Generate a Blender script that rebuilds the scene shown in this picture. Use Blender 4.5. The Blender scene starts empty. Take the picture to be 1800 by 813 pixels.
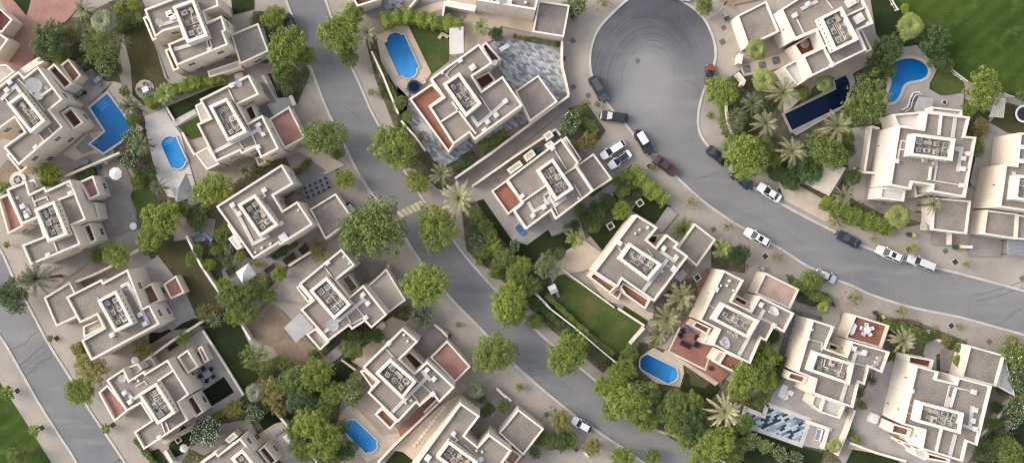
import bpy, bmesh, math, random
from mathutils import Vector
R = math.radians
sc = bpy.context.scene
COL = sc.collection
H = 140.0
rnd = random.Random(7)

def W(u, v, z=0.0):
    k = 0.1*(H-z)/H
    return ((u-850)*k, (405-v)*k)

class Z:
    """a close-up of the survey photo: local coordinates to plan position"""
    def __init__(s, ox, oy, sc): s.ox, s.oy, s.s = ox, oy, sc
    def px(s, p): return (s.ox+p[0]/s.s, s.oy+p[1]/s.s)
    def w(s, p, z=0.0): return W(*s.px(p), z)
    def poly(s, pts, z=0.0): return [s.w(p, z) for p in pts]
FULL = Z(0, 0, 1)

# ---------------------------------------------------------------- mesh building
class MB:
    def __init__(s): s.v = []; s.f = []; s.m = []
    def face(s, pts, m=0):
        n = len(s.v); s.v += [tuple(p) for p in pts]; s.f.append(tuple(range(n, n+len(pts)))); s.m.append(m)
    def box(s, c, d, rz=0.0, m=0):
        """c = centre of the bottom, d = size"""
        x, y, z = c; a, b, h = d[0]/2, d[1]/2, d[2]
        ca, sa = math.cos(rz), math.sin(rz)
        q = [(x+px*ca-py*sa, y+px*sa+py*ca) for px, py in ((-a,-b),(a,-b),(a,b),(-a,b))]
        s.prism(q, z, z+h, m)
    def prism(s, q, z0, z1, m=0, bottom=True):
        n = len(q)
        for i in range(n):
            p, r = q[i], q[(i+1) % n]
            s.face([(p[0],p[1],z0),(r[0],r[1],z0),(r[0],r[1],z1),(p[0],p[1],z1)], m)
        s.face([(p[0],p[1],z1) for p in q], m)
        if bottom: s.face([(p[0],p[1],z0) for p in reversed(q)], m)
    def cyl(s, c, r, h, n=12, m=0, r2=None):
        r2 = r if r2 is None else r2
        a = [(c[0]+r*math.cos(2*math.pi*i/n), c[1]+r*math.sin(2*math.pi*i/n), c[2]) for i in range(n)]
        b = [(c[0]+r2*math.cos(2*math.pi*i/n), c[1]+r2*math.sin(2*math.pi*i/n), c[2]+h) for i in range(n)]
        for i in range(n):
            j = (i+1) % n; s.face([a[i], a[j], b[j], b[i]], m)
        s.face(b, m)
    def tube(s, p, q, r, r2=None, n=6, m=0):
        p, q = Vector(p), Vector(q); r2 = r if r2 is None else r2
        d = (q-p).normalized(); t = d.orthogonal().normalized(); b = d.cross(t)
        A = [p+(t*math.cos(2*math.pi*i/n)+b*math.sin(2*math.pi*i/n))*r for i in range(n)]
        B = [q+(t*math.cos(2*math.pi*i/n)+b*math.sin(2*math.pi*i/n))*r2 for i in range(n)]
        for i in range(n):
            j = (i+1) % n; s.face([A[i], A[j], B[j], B[i]], m)
        s.face(B, m); s.face(list(reversed(A)), m)
    def strip(s, pts, w, z0, z1, m=0):
        """a wall of width w along a polyline"""
        n = len(pts); L = []; Rr = []
        for i in range(n):
            a = Vector(pts[max(i-1, 0)]); b = Vector(pts[min(i+1, n-1)]); c = Vector(pts[i])
            if 0 < i < n-1:
                d1 = (c-a).normalized(); d2 = (b-c).normalized(); t = (d1+d2)
                if t.length < 1e-4: t = d1
                t.normalize(); k = 1/max(.45, t.dot(d1))
            else:
                t = (b-a).normalized(); k = 1
            nn = Vector((-t.y, t.x))*w/2*k
            L.append(c+nn); Rr.append(c-nn)
        for i in range(n-1):
            a, b, c, d = Rr[i], Rr[i+1], L[i+1], L[i]
            s.face([(a.x,a.y,z1),(b.x,b.y,z1),(c.x,c.y,z1),(d.x,d.y,z1)], m)
            if z1-z0 > 1e-3:
                s.face([(a.x,a.y,z0),(b.x,b.y,z0),(b.x,b.y,z1),(a.x,a.y,z1)], m)
                s.face([(c.x,c.y,z0),(d.x,d.y,z0),(d.x,d.y,z1),(c.x,c.y,z1)], m)
        if z1-z0 > 1e-3:
            for i in (0, n-1):
                a, d = Rr[i], L[i]
                s.face([(a.x,a.y,z0),(d.x,d.y,z0),(d.x,d.y,z1),(a.x,a.y,z1)], m)
    def mesh(s, name, mats, smooth=False):
        me = bpy.data.meshes.new(name)
        me.from_pydata(s.v, [], s.f)
        mats = mats if isinstance(mats, (list, tuple)) else [mats]
        for k in mats: me.materials.append(k)
        if len(mats) > 1: me.polygons.foreach_set('material_index', s.m)
        if smooth: me.polygons.foreach_set('use_smooth', [True]*len(me.polygons))
        me.update(); return me
    def build(s, name, mats, parent=None, loc=None, smooth=False):
        return link(name, s.mesh(name, mats, smooth), parent, loc)

def link(name, me, parent=None, loc=None, rz=0, scale=None):
    o = bpy.data.objects.new(name, me); COL.objects.link(o)
    if parent: o.parent = parent
    if loc: o.location = loc
    if rz: o.rotation_euler = (0, 0, rz)
    if scale: o.scale = scale
    return o

def thing(name, label, cat, loc=(0,0,0), rz=0, group=None, scale=None):
    o = link(name, None, None, loc, rz, scale); o.empty_display_size = .3
    return tag(o, label, cat, group)
def tag(o, label=None, cat=None, group=None, kind=None):
    if label: o['label'] = label
    if cat: o['category'] = cat
    if group: o['group'] = group
    if kind: o['kind'] = kind
    return o

def ccw(p):
    a = sum(p[i][0]*p[(i+1) % len(p)][1]-p[(i+1) % len(p)][0]*p[i][1] for i in range(len(p)))
    return list(p) if a > 0 else list(reversed(p))
def inset(p, w):
    """inner offset of a ccw polygon"""
    n = len(p); out = []
    for i in range(n):
        a, b, c = Vector(p[i-1]), Vector(p[i]), Vector(p[(i+1) % n])
        d1 = (b-a).normalized(); d2 = (c-b).normalized()
        n1 = Vector((-d1.y, d1.x)); n2 = Vector((-d2.y, d2.x))
        t = n1+n2
        k = w/max(.3, (1+n1.dot(n2))/2)/2
        out.append(tuple(b+t*k))
    return out
def inside(p, poly):
    x, y = p; r = False; n = len(poly)
    for i in range(n):
        x1, y1 = poly[i]; x2, y2 = poly[(i+1) % n]
        if (y1 > y) != (y2 > y) and x < (x2-x1)*(y-y1)/(y2-y1)+x1: r = not r
    return r

# ---------------------------------------------------------------- materials
def srgb(r, g, b):
    f = lambda c: c/12.92 if c <= .04045 else ((c+.055)/1.055)**2.4
    return (f(r/255), f(g/255), f(b/255), 1)
def base_nodes(name, rough, spec):
    m = bpy.data.materials.new(name); m.use_nodes = True
    nt = m.node_tree; b = nt.nodes['Principled BSDF']
    b.inputs['Roughness'].default_value = rough; b.inputs['Specular IOR Level'].default_value = spec
    return m, nt, b
def N(nt, t, **kw):
    n = nt.nodes.new(t)
    for k, v in kw.items(): setattr(n, k, v)
    return n
def noise(nt, vec, scale, detail=3, rough=.55):
    n = N(nt, 'ShaderNodeTexNoise'); n.inputs['Scale'].default_value = scale
    n.inputs['Detail'].default_value = detail; n.inputs['Roughness'].default_value = rough
    if vec: nt.links.new(vec, n.inputs['Vector'])
    return n.outputs['Fac']
def ramp(nt, fac, a, b, ca=(0,0,0,1), cb=(1,1,1,1), const=False):
    r = N(nt, 'ShaderNodeValToRGB'); e = r.color_ramp.elements
    e[0].position, e[1].position = a, b; e[0].color, e[1].color = ca, cb
    if const: r.color_ramp.interpolation = 'CONSTANT'
    nt.links.new(fac, r.inputs['Fac']); return r.outputs['Color']
def mix(nt, fac, a, b, mode='MIX'):
    n = N(nt, 'ShaderNodeMix', data_type='RGBA', blend_type=mode)
    for s, v in ((0, fac), (6, a), (7, b)):
        if hasattr(v, 'is_linked') or hasattr(v, 'node'): nt.links.new(v, n.inputs[s])
        else: n.inputs[s].default_value = v
    return n.outputs[2]
def mapping(nt, vec, scale=(1,1,1), rot=(0,0,0)):
    n = N(nt, 'ShaderNodeMapping'); n.inputs['Scale'].default_value = scale; n.inputs['Rotation'].default_value = rot
    nt.links.new(vec, n.inputs['Vector']); return n.outputs['Vector']
def pos(nt): return N(nt, 'ShaderNodeNewGeometry').outputs['Position']

def mat(name, c1, c2=None, scale=.25, rough=.85, spec=.15, fine=.12, fscale=6.0, third=None, stretch=None, contrast=(.38,.62)):
    m, nt, b = base_nodes(name, rough, spec)
    p = pos(nt)
    if stretch: p = mapping(nt, p, stretch)
    c2 = c2 or tuple(x*.82 for x in c1[:3])+(1,)
    col = ramp(nt, noise(nt, p, scale, 4), contrast[0], contrast[1], c1, c2)
    if third:
        col = mix(nt, ramp(nt, noise(nt, p, third[1], 5, .65), third[2], third[3]), col, third[0])
    f = ramp(nt, noise(nt, p, fscale, 2, .7), .25, .75, (1-fine,)*3+(1,), (1+fine,)*3+(1,))
    col = mix(nt, 1.0, col, f, 'MULTIPLY')
    nt.links.new(col, b.inputs['Base Color'])
    return m
def plain(name, c, rough=.6, spec=.3, metal=0):
    m, nt, b = base_nodes(name, rough, spec); b.inputs['Base Color'].default_value = c
    b.inputs['Metallic'].default_value = metal
    return m
def leafmat(name, c1, c2, c3=None, scale=.8, trans=.0):
    m, nt, b = base_nodes(name, .6, .25)
    p = pos(nt)
    oi = N(nt, 'ShaderNodeObjectInfo').outputs['Random']
    col = ramp(nt, noise(nt, p, scale, 4, .7), .36, .64, c1, c2)
    if c3: col = mix(nt, ramp(nt, noise(nt, p, 2.6, 2, .6), .52, .72), col, c3)
    v = ramp(nt, oi, 0, 1, (.84,.84,.84,1), (1.16,1.12,1.08,1))
    col = mix(nt, 1.0, col, v, 'MULTIPLY')
    nt.links.new(col, b.inputs['Base Color'])
    tr = N(nt, 'ShaderNodeBsdfTranslucent'); nt.links.new(col, tr.inputs['Color'])
    mx = N(nt, 'ShaderNodeMixShader'); mx.inputs[0].default_value = .3
    nt.links.new(b.outputs[0], mx.inputs[1]); nt.links.new(tr.outputs[0], mx.inputs[2])
    nt.links.new(mx.outputs[0], nt.nodes['Material Output'].inputs['Surface'])
    return m
def blotch(m, c, scale, a, b2):
    nt = m.node_tree; b = nt.nodes['Principled BSDF']; src = b.inputs['Base Color'].links[0].from_socket
    col = mix(nt, ramp(nt, noise(nt, pos(nt), scale, 5, .6), a, b2, L(0,0,0), L(.55,.55,.55)), src, c)
    nt.links.new(col, b.inputs['Base Color'])
def stripes(m, ang, per, amt):
    nt = m.node_tree; b = nt.nodes['Principled BSDF']; src = b.inputs['Base Color'].links[0].from_socket
    w = N(nt, 'ShaderNodeTexWave'); w.inputs['Scale'].default_value = per; w.inputs['Distortion'].default_value = 1.2; w.inputs['Detail'].default_value = 2
    nt.links.new(mapping(nt, pos(nt), (1,1,1), (0,0,ang)), w.inputs['Vector'])
    col = mix(nt, 1.0, src, ramp(nt, w.outputs['Fac'], 0, 1, (1-amt,)*3+(1,), (1+amt,)*3+(1,)), 'MULTIPLY')
    nt.links.new(col, b.inputs['Base Color'])
def brickmat(name, c1, c2, bw, bh, rot=0, mortar=None, msize=.02, rough=.85, ramps=None, blotch=.15):
    m, nt, b = base_nodes(name, rough, .2)
    p = mapping(nt, pos(nt), (1,1,1), (0,0,rot))
    t = N(nt, 'ShaderNodeTexBrick'); nt.links.new(p, t.inputs['Vector'])
    t.inputs['Scale'].default_value = 1; t.inputs['Brick Width'].default_value = bw; t.inputs['Row Height'].default_value = bh
    t.inputs['Mortar Size'].default_value = msize
    if ramps:
        t.inputs['Color1'].default_value = (0,0,0,1); t.inputs['Color2'].default_value = (1,1,1,1); t.inputs['Mortar'].default_value = (.5,.5,.5,1)
        r = N(nt, 'ShaderNodeValToRGB'); r.color_ramp.interpolation = 'CONSTANT'
        el = r.color_ramp.elements
        while len(el) < len(ramps): el.new(.5)
        for e, (q, c) in zip(el, ramps): e.position = q; e.color = c
        nt.links.new(t.outputs['Color'], r.inputs['Fac']); col = r.outputs['Color']
    else:
        t.inputs['Color1'].default_value = c1; t.inputs['Color2'].default_value = c2
        t.inputs['Mortar'].default_value = mortar or tuple(x*.6 for x in c1[:3])+(1,)
        col = t.outputs['Color']
    f = ramp(nt, noise(nt, pos(nt), .5, 5, .65), .3, .7, (1-blotch,)*3+(1,), (1+blotch,)*3+(1,))
    col = mix(nt, 1.0, col, f, 'MULTIPLY')
    nt.links.new(col, b.inputs['Base Color'])
    return m

L = lambda r, g, b: (r, g, b, 1)
M = {}
M['ground'] = mat('pavement_ground', L(.345,.298,.253), L(.275,.24,.208), .12, .9, .1, .10, 3.5, third=(L(.28,.243,.21), .35, .55, .75))
blotch(M['ground'], L(.32,.24,.195), .09, .56, .70)
blotch(M['ground'], L(.215,.188,.165), .5, .54, .74)
def asphalt():
    m, nt, b = base_nodes('asphalt', .88, .12)
    p = pos(nt)
    col = ramp(nt, noise(nt, p, .07, 4, .6), .35, .65, L(.150,.149,.153), L(.195,.19,.186))
    col = mix(nt, ramp(nt, noise(nt, mapping(nt, p, (.12,.9,1), (0,0,R(-57))), .6, 4, .6), .5, .8), col, L(.225,.217,.208))
    # tyre tracks, a broad dark band and a paler centre on the turning circle
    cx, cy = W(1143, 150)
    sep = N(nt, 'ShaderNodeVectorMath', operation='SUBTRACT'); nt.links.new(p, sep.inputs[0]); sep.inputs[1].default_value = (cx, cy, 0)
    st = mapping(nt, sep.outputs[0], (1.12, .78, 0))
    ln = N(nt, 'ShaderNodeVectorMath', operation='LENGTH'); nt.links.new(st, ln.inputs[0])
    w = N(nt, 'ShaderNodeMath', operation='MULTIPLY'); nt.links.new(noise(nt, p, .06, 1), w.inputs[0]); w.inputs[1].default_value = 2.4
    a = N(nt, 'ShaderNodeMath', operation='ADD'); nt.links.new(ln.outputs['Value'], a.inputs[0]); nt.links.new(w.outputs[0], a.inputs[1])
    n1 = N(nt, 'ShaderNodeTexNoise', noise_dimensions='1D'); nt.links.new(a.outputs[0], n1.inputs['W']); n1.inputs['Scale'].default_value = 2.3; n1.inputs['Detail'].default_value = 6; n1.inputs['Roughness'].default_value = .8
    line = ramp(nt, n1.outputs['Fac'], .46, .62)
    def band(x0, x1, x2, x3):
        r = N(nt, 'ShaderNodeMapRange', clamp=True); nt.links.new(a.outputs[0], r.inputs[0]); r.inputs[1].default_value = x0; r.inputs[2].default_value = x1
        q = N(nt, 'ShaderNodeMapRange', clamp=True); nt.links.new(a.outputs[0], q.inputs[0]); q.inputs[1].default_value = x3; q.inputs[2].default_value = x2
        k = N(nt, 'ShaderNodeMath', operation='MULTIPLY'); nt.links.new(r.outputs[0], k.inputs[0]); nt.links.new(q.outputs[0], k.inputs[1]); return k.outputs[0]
    # only the upper half of the loop carries the streaks and the dark band
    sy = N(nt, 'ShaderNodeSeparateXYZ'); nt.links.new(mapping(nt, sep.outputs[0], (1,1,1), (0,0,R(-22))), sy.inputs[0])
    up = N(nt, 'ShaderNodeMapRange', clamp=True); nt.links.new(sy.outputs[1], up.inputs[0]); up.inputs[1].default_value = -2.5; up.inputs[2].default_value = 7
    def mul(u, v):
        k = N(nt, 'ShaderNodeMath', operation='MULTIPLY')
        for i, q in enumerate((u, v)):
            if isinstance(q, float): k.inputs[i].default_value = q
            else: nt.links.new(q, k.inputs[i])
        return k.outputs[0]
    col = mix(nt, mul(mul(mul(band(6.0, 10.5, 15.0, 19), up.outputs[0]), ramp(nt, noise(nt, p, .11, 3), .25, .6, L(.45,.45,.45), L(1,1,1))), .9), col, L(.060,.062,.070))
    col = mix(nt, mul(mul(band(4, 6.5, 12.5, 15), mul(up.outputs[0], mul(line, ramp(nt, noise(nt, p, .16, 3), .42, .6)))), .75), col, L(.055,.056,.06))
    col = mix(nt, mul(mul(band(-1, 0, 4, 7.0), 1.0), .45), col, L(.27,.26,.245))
    st = ramp(nt, noise(nt, mapping(nt, p, (.35,.05,1), (0,0,R(-40))), 1.0, 5, .7), .58, .78)
    col = mix(nt, mul(st, .45), col, L(.12,.12,.13))
    f = ramp(nt, noise(nt, p, 4, 3, .75), .25, .75, L(.87,.87,.87), L(1.13,1.13,1.13))
    col = mix(nt, 1.0, col, f, 'MULTIPLY')
    nt.links.new(col, b.inputs['Base Color']); return m
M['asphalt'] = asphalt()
M['tar'] = mat('tar_seal', L(.105,.104,.108), L(.135,.133,.135), 1.5)
M['kerb'] = mat('kerb_stone', L(.46,.43,.39), L(.38,.35,.315), .4)
M['lawn'] = mat('lawn_grass', L(.066,.092,.024), L(.042,.066,.016), .2, .9, .1, .25, 5, third=(L(.115,.095,.042), .3, .5, .72))
M['field'] = mat('field_grass', L(.050,.078,.013), L(.030,.052,.009), .07, .9, .1, .2, 4, third=(L(.085,.125,.028), .25, .52, .8))
stripes(M['field'], R(50), .12, .10)
M['lawn_dark'] = mat('dark_grass', L(.026,.038,.013), L(.018,.028,.010), .3, .9, .1, .25, 5)  # a deeper green than the lawn grass
M['lawn_deep'] = mat('artificial_turf', L(.011,.017,.008), L(.008,.013,.007), .3, .9, .1, .25, 5)
M['lawn_dry'] = mat('dry_grass', L(.080,.070,.036), L(.056,.056,.025), .22, .95, .1, .22, 4, third=(L(.115,.095,.055), .3, .55, .8))
M['soil'] = mat('garden_soil', L(.125,.103,.074), L(.075,.068,.042), .5, .95, .1, .3, 3)
M['earth'] = mat('sandy_earth', L(.27,.205,.145), L(.19,.145,.105), .22, .95, .1, .18, 3.5, third=(L(.10,.092,.05), .5, .58, .8))
M['patio_grey'] = mat('grey_paving', L(.33,.30,.275), L(.26,.24,.225), .35, .85, .2, .1, 4)
M['patio_dark'] = mat('dark_paving', L(.25,.222,.20), L(.195,.174,.157), .35, .85, .2, .14, 4)  # a darker tone than the grey paving
M['patio_white'] = mat('pale_paving', L(.52,.49,.455), L(.45,.42,.39), .35, .8, .2, .07, 4)
M['patio_beige'] = mat('beige_paving', L(.47,.385,.295), L(.39,.325,.255), .4, .85, .2, .14, 4, third=(L(.41,.27,.20), .55, .58, .8))
M['patio_red'] = brickmat('red_paving', L(.30,.145,.108), L(.25,.12,.09), .24, .12, R(30), msize=.012)
M['patio_pink'] = brickmat('pink_paving', L(.35,.195,.155), L(.30,.165,.132), .4, .2, R(30), msize=.02)
M['slate'] = brickmat('slate_paving', None, None, .8, .36, R(35), ramps=[(0,L(.17,.185,.205)),(.25,L(.25,.265,.28)),(.48,L(.33,.34,.345)),(.75,L(.43,.43,.425))], msize=.0)
M['mosaic'] = brickmat('mosaic_paving', None, None, .95, .42, R(-24), ramps=[(0,L(.03,.038,.05)),(.30,L(.10,.155,.21)),(.48,L(.22,.275,.315)),(.70,L(.36,.40,.42))], msize=.0, blotch=.12)
M['deck'] = brickmat('timber_decking', L(.33,.28,.235), L(.28,.24,.20), 6, .3, R(36), msize=.02)
M['checker'] = brickmat('checked_paving', L(.19,.20,.215), L(.23,.235,.25), 1.2, 1.2, R(35), msize=.03)
M['slabs'] = brickmat('dark_slab_paving', L(.13,.14,.16), L(.16,.17,.185), 3.0, .8, R(22), mortar=L(.05,.055,.05), msize=.06)
M['tiles_beige'] = brickmat('block_paving', L(.36,.325,.29), L(.31,.28,.255), .5, .25, R(30), msize=.02)
M['line'] = mat('pale_edging', L(.62,.57,.49), L(.5,.45,.38), .6)
M['yellow'] = mat('yellow_paint', L(.40,.31,.11), L(.30,.25,.12), 1.2)
M['white_paint'] = mat('white_road_paint', L(.52,.49,.45), L(.36,.34,.31), 1.2)
M['dark'] = plain('dark_metal', L(.03,.03,.033), .5)
M['hole'] = mat('dark_earth', L(.035,.032,.025), L(.05,.045,.035), 2)

def wallmat(name, c1, c2):
    m, nt, b = base_nodes(name, .85, .12)
    p = pos(nt)
    col = ramp(nt, noise(nt, p, .5, 4, .6), .35, .7, c1, c2)
    st = ramp(nt, noise(nt, mapping(nt, p, (1.5,1.5,.12)), 1.2, 4, .65), .55, .85, L(1,1,1), L(.78,.74,.68))
    col = mix(nt, 1.0, col, st, 'MULTIPLY')
    f = ramp(nt, noise(nt, p, 7, 2), .25, .75, L(.96,.96,.96), L(1.04,1.04,1.04))
    col = mix(nt, 1.0, col, f, 'MULTIPLY')
    nt.links.new(col, b.inputs['Base Color']); return m
M['wall'] = wallmat('cream_render', L(.63,.55,.455), L(.56,.485,.395))
M['wall_white'] = wallmat('off_white_render', L(.64,.575,.50), L(.59,.525,.455))
M['coping'] = mat('parapet_coping', L(.69,.625,.54), L(.58,.52,.44), .6, .8, .15, .06, 5)
M['roof'] = mat('gravel_roof', L(.255,.216,.184), L(.21,.18,.154),   .28, .95, .1, .3, 4.5, third=(L(.165,.15,.138), .35, .52, .74))
M['roof_beige'] = mat('beige_screed', L(.42,.36,.305), L(.35,.30,.255), .3, .9, .1, .1, 5)
M['roof_white'] = mat('white_screed', L(.52,.49,.46), L(.45,.43,.41), .3, .9, .1, .08, 5)
M['tile_red'] = brickmat('red_roof_tile', L(.29,.132,.094), L(.24,.11,.078), .3, .3, R(33), msize=.03, blotch=.2)
M['tile_brown'] = brickmat('brown_terrace_tile', L(.15,.058,.045), L(.12,.05,.04), .3, .3, R(33), msize=.03)
M['tile_pink'] = brickmat('pink_terrace_tile', L(.38,.20,.165), L(.33,.17,.14), .4, .4, R(33), msize=.03)
M['plant_floor'] = mat('plant_floor', L(.33,.29,.25), L(.22,.19,.165), .7, .9, .1, .3, 3)
M['unit'] = mat('unit_casing', L(.44,.42,.385), L(.34,.32,.29), .8, .6, .3, .1, 3)
M['unit_tan'] = mat('unit_tan_casing', L(.40,.33,.245), L(.32,.26,.19), .8, .6, .3, .1, 3)
M['unit_dark'] = plain('fan_grille', L(.095,.09,.085), .6)
M['unit_grey'] = mat('unit_grey_casing', L(.27,.26,.245), L(.20,.19,.18), .8, .6, .3, .1, 3)
M['roof_duct'] = mat('roof_duct_cover', L(.50,.475,.44), L(.42,.40,.37), .8, .6, .3, .08, 4)
M['roof_pink'] = mat('pinkish_screed', L(.41,.30,.245), L(.34,.25,.205), .3, .9, .1, .12, 5, third=(L(.33,.17,.13), .3, .55, .75))
M['duct'] = mat('white_duct', L(.62,.60,.56), L(.54,.51,.475), .8, .6, .3, .06, 4)
M['pipe'] = mat('pale_pipe', L(.58,.54,.48), L(.5,.46,.4), .8, .6)
M['glass'] = plain('window_glass', L(.03,.045,.06), .12, .5)
M['frame'] = plain('window_frame', L(.60,.57,.52), .5)
M['bark'] = mat('tree_bark', L(.13,.095,.065), L(.08,.06,.045), 2.0, .9)
M['palm_bark'] = mat('palm_bark', L(.17,.125,.085), L(.10,.075,.05), 3.0, .9)
M['canvas'] = mat('white_canvas', L(.62,.60,.57), L(.55,.53,.5), .8, .8)
M['canvas_grey'] = mat('grey_canvas', L(.34,.335,.33), L(.28,.275,.27), .8, .8)
M['canvas_sand'] = mat('sand_canvas', L(.50,.44,.36), L(.44,.385,.315), .8, .8)
M['metal_sheet'] = brickmat('corrugated_sheet', L(.40,.40,.395), L(.36,.36,.36), 20, .22, R(40), mortar=L(.27,.27,.265), msize=.07)
M['timber'] = mat('weathered_timber', L(.24,.20,.155), L(.17,.14,.11), 1.0)
M['grey_plastic'] = plain('grey_plastic', L(.25,.26,.27), .5)
M['black_wicker'] = plain('black_wicker', L(.02,.021,.023), .7)
M['white_plastic'] = plain('white_plastic', L(.62,.62,.61), .45)
M['blue_fabric'] = plain('blue_fabric', L(.04,.12,.25), .7)
M['pale_blue_fabric'] = plain('pale_blue_fabric', L(.20,.27,.34), .8)
M['grey_fabric'] = plain('grey_fabric', L(.20,.23,.27), .8)
M['bin_green'] = plain('bin_green', L(.03,.05,.045), .5)
M['bin_yellow'] = plain('bin_yellow', L(.45,.36,.10), .5)
# ---------------------------------------------------------------- setting: ground, roads, paved yards, lawns
mb = MB(); mb.face([(-700,-700,0),(700,-700,0),(700,700,0),(-700,700,0)])
tag(mb.build('ground', M['ground']), kind='structure')

def catmull(pts, n=6):
    out = []
    P = [pts[0]]+list(pts)+[pts[-1]]
    for i in range(1, len(P)-2):
        p0, p1, p2, p3 = (Vector(q) for q in P[i-1:i+3])
        for k in range(n):
            t = k/n
            out.append(tuple(.5*((2*p1)+(p2-p0)*t+(2*p0-5*p1+4*p2-p3)*t*t+(3*p1-p0-3*p2+p3)*t**3)))
    out.append(tuple(pts[-1])); return out
def PX(pts): return [W(*p) for p in pts]

r1w = catmull(PX([(485,-60),(503,0),(522,50),(546,118),(576,195),(600,243),(620,285),(650,335),(693,385),(733,450),(793,524),(847,579),(910,645),(997,719),(1053,759),(1100,790),(1160,832),(1240,890)]))
r1e = catmull(PX([(550,-60),(572,0),(590,50),(612,105),(633,150),(650,190),(667,222),(690,264),(712,302),(745,352),(800,426),(830,464),(870,508),(917,555),(967,602),(1043,665),(1100,715),(1150,752),(1192,768),(1228,784),(1300,830),(1380,890)]))
r2w = catmull(PX([(-140,430),(-60,520),(0,590),(33,645),(67,705),(103,762),(133,809),(170,880)]))
r2e = catmull(PX([(-90,330),(-40,390),(0,438),(23,486),(53,542),(85,602),(123,662),(157,719),(213,802),(260,880)]))
r3w = catmull(PX([(1147,-17),(1110,-5),(1073,27),(1050,55),(1038,92),(1041,135),(1067,182),(1097,215),(1117,240),(1165,288),(1200,321),(1233,351),(1267,376),(1303,399),(1367,434),(1417,466),(1463,488),(1500,503),(1533,518),(1600,539),(1687,557),(1753,575),(1800,588),(1900,618)]))
r3e = catmull(PX([(1147,-17),(1185,-5),(1215,12),(1237,33),(1252,62),(1258,95),(1251,125),(1233,172),(1227,212),(1233,240),(1255,268),(1290,303),(1327,331),(1370,356),(1417,382),(1467,407),(1513,431),(1593,459),(1647,471),(1700,484),(1800,511),(1900,540)]))
def road(a, b):
    n = 60
    def samp(c):
        d = [0]
        for i in range(1, len(c)): d.append(d[-1]+math.dist(c[i], c[i-1]))
        out = []; j = 0
        for k in range(n+1):
            t = d[-1]*k/n
            while j < len(d)-2 and d[j+1] < t: j += 1
            f = (t-d[j])/max(1e-6, d[j+1]-d[j])
            out.append((c[j][0]+(c[j+1][0]-c[j][0])*f, c[j][1]+(c[j+1][1]-c[j][1])*f))
        return out
    A, B = samp(a), samp(b); m = MB()
    for i in range(n):
        m.face([(*A[i], .006), (*A[i+1], .006), (*B[i+1], .006), (*B[i], .006)])
    tag(m.build('road', M['asphalt']), kind='structure')
    for c in (a, b):
        k = MB(); k.strip(c, .42, 0, .1)
        tag(k.build('kerb', M['kerb']), kind='structure')
road(r1w, r1e); road(r2w, r2e)
# the turning circle: one sheet from both kerb lines
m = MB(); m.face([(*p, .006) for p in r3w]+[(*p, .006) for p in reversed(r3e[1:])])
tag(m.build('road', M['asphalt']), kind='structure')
for c in (r3w, r3e):
    k = MB(); k.strip(c, .42, 0, .1); tag(k.build('kerb', M['kerb']), kind='structure')
# zebra crossing
A, B = W(694, 374), W(743, 350)
A2, B2 = W(704, 384), W(752, 362)
for nm, par, mt in (('yellow', 0, 'yellow'), ('white', 1, 'white_paint')):
    m = MB()
    for i in range(13):
        if i % 2 != par: continue
        lp = lambda P, Q, t: (P[0]+(Q[0]-P[0])*t, P[1]+(Q[1]-P[1])*t)
        q = [lp(A, B, i/13), lp(A, B, (i+1)/13), lp(A2, B2, (i+1)/13), lp(A2, B2, i/13)]
        m.face([(*p, .012) for p in q])
    tag(m.build('road_crossing', M[mt]), kind='structure')

ZC = [.02]; PAVED = []
def patch(name, mt, pts, z=FULL, smooth=False):
    ZC[0] += .002
    q = [z.w(p) for p in pts]
    if smooth:
        q = catmull(q+[q[0]], 5)[:-1]
    me = MB(); me.face([(*p, ZC[0]) for p in ccw(q)])
    if mt != 'soil': PAVED.append(q)
    return tag(me.build(name, M[mt]), kind='structure')
Z1=Z(0,80,3.458); Z2=Z(0,280,3.458); Z3=Z(70,440,3); Z4=Z(160,560,3.214); Z5=Z(220,0,3.458); Z6=Z(320,100,3.458)
Z7=Z(360,260,3); Z8=Z(480,410,3.458); Z9=Z(600,550,3.458); Z10=Z(700,578,3.458); Z11=Z(700,50,3); Z12=Z(830,190,3)
Z13=Z(1000,350,3.458); Z14=Z(1170,440,3.458); Z15=Z(1270,0,3.103); Z16=Z(1500,160,3); Z17=Z(1290,530,3); Z18=Z(1520,560,3.214)
Z19=Z(600,0,4.286); Z20=Z(0,0,6.775); Z21=Z(320,700,6); Z22=Z(1250,180,3); Z23=Z(1240,430,3); Z24=Z(1560,20,3.696)
Z25=Z(780,330,3); Z26=Z(320,380,4.49); Z27=Z(420,580,3.49); Z28=Z(1040,560,3.213)
T = lambda i, j: Z((0,300,600,900,1200,1500)[i], (0,271,542)[j], 3)

SOILS = []
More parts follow.
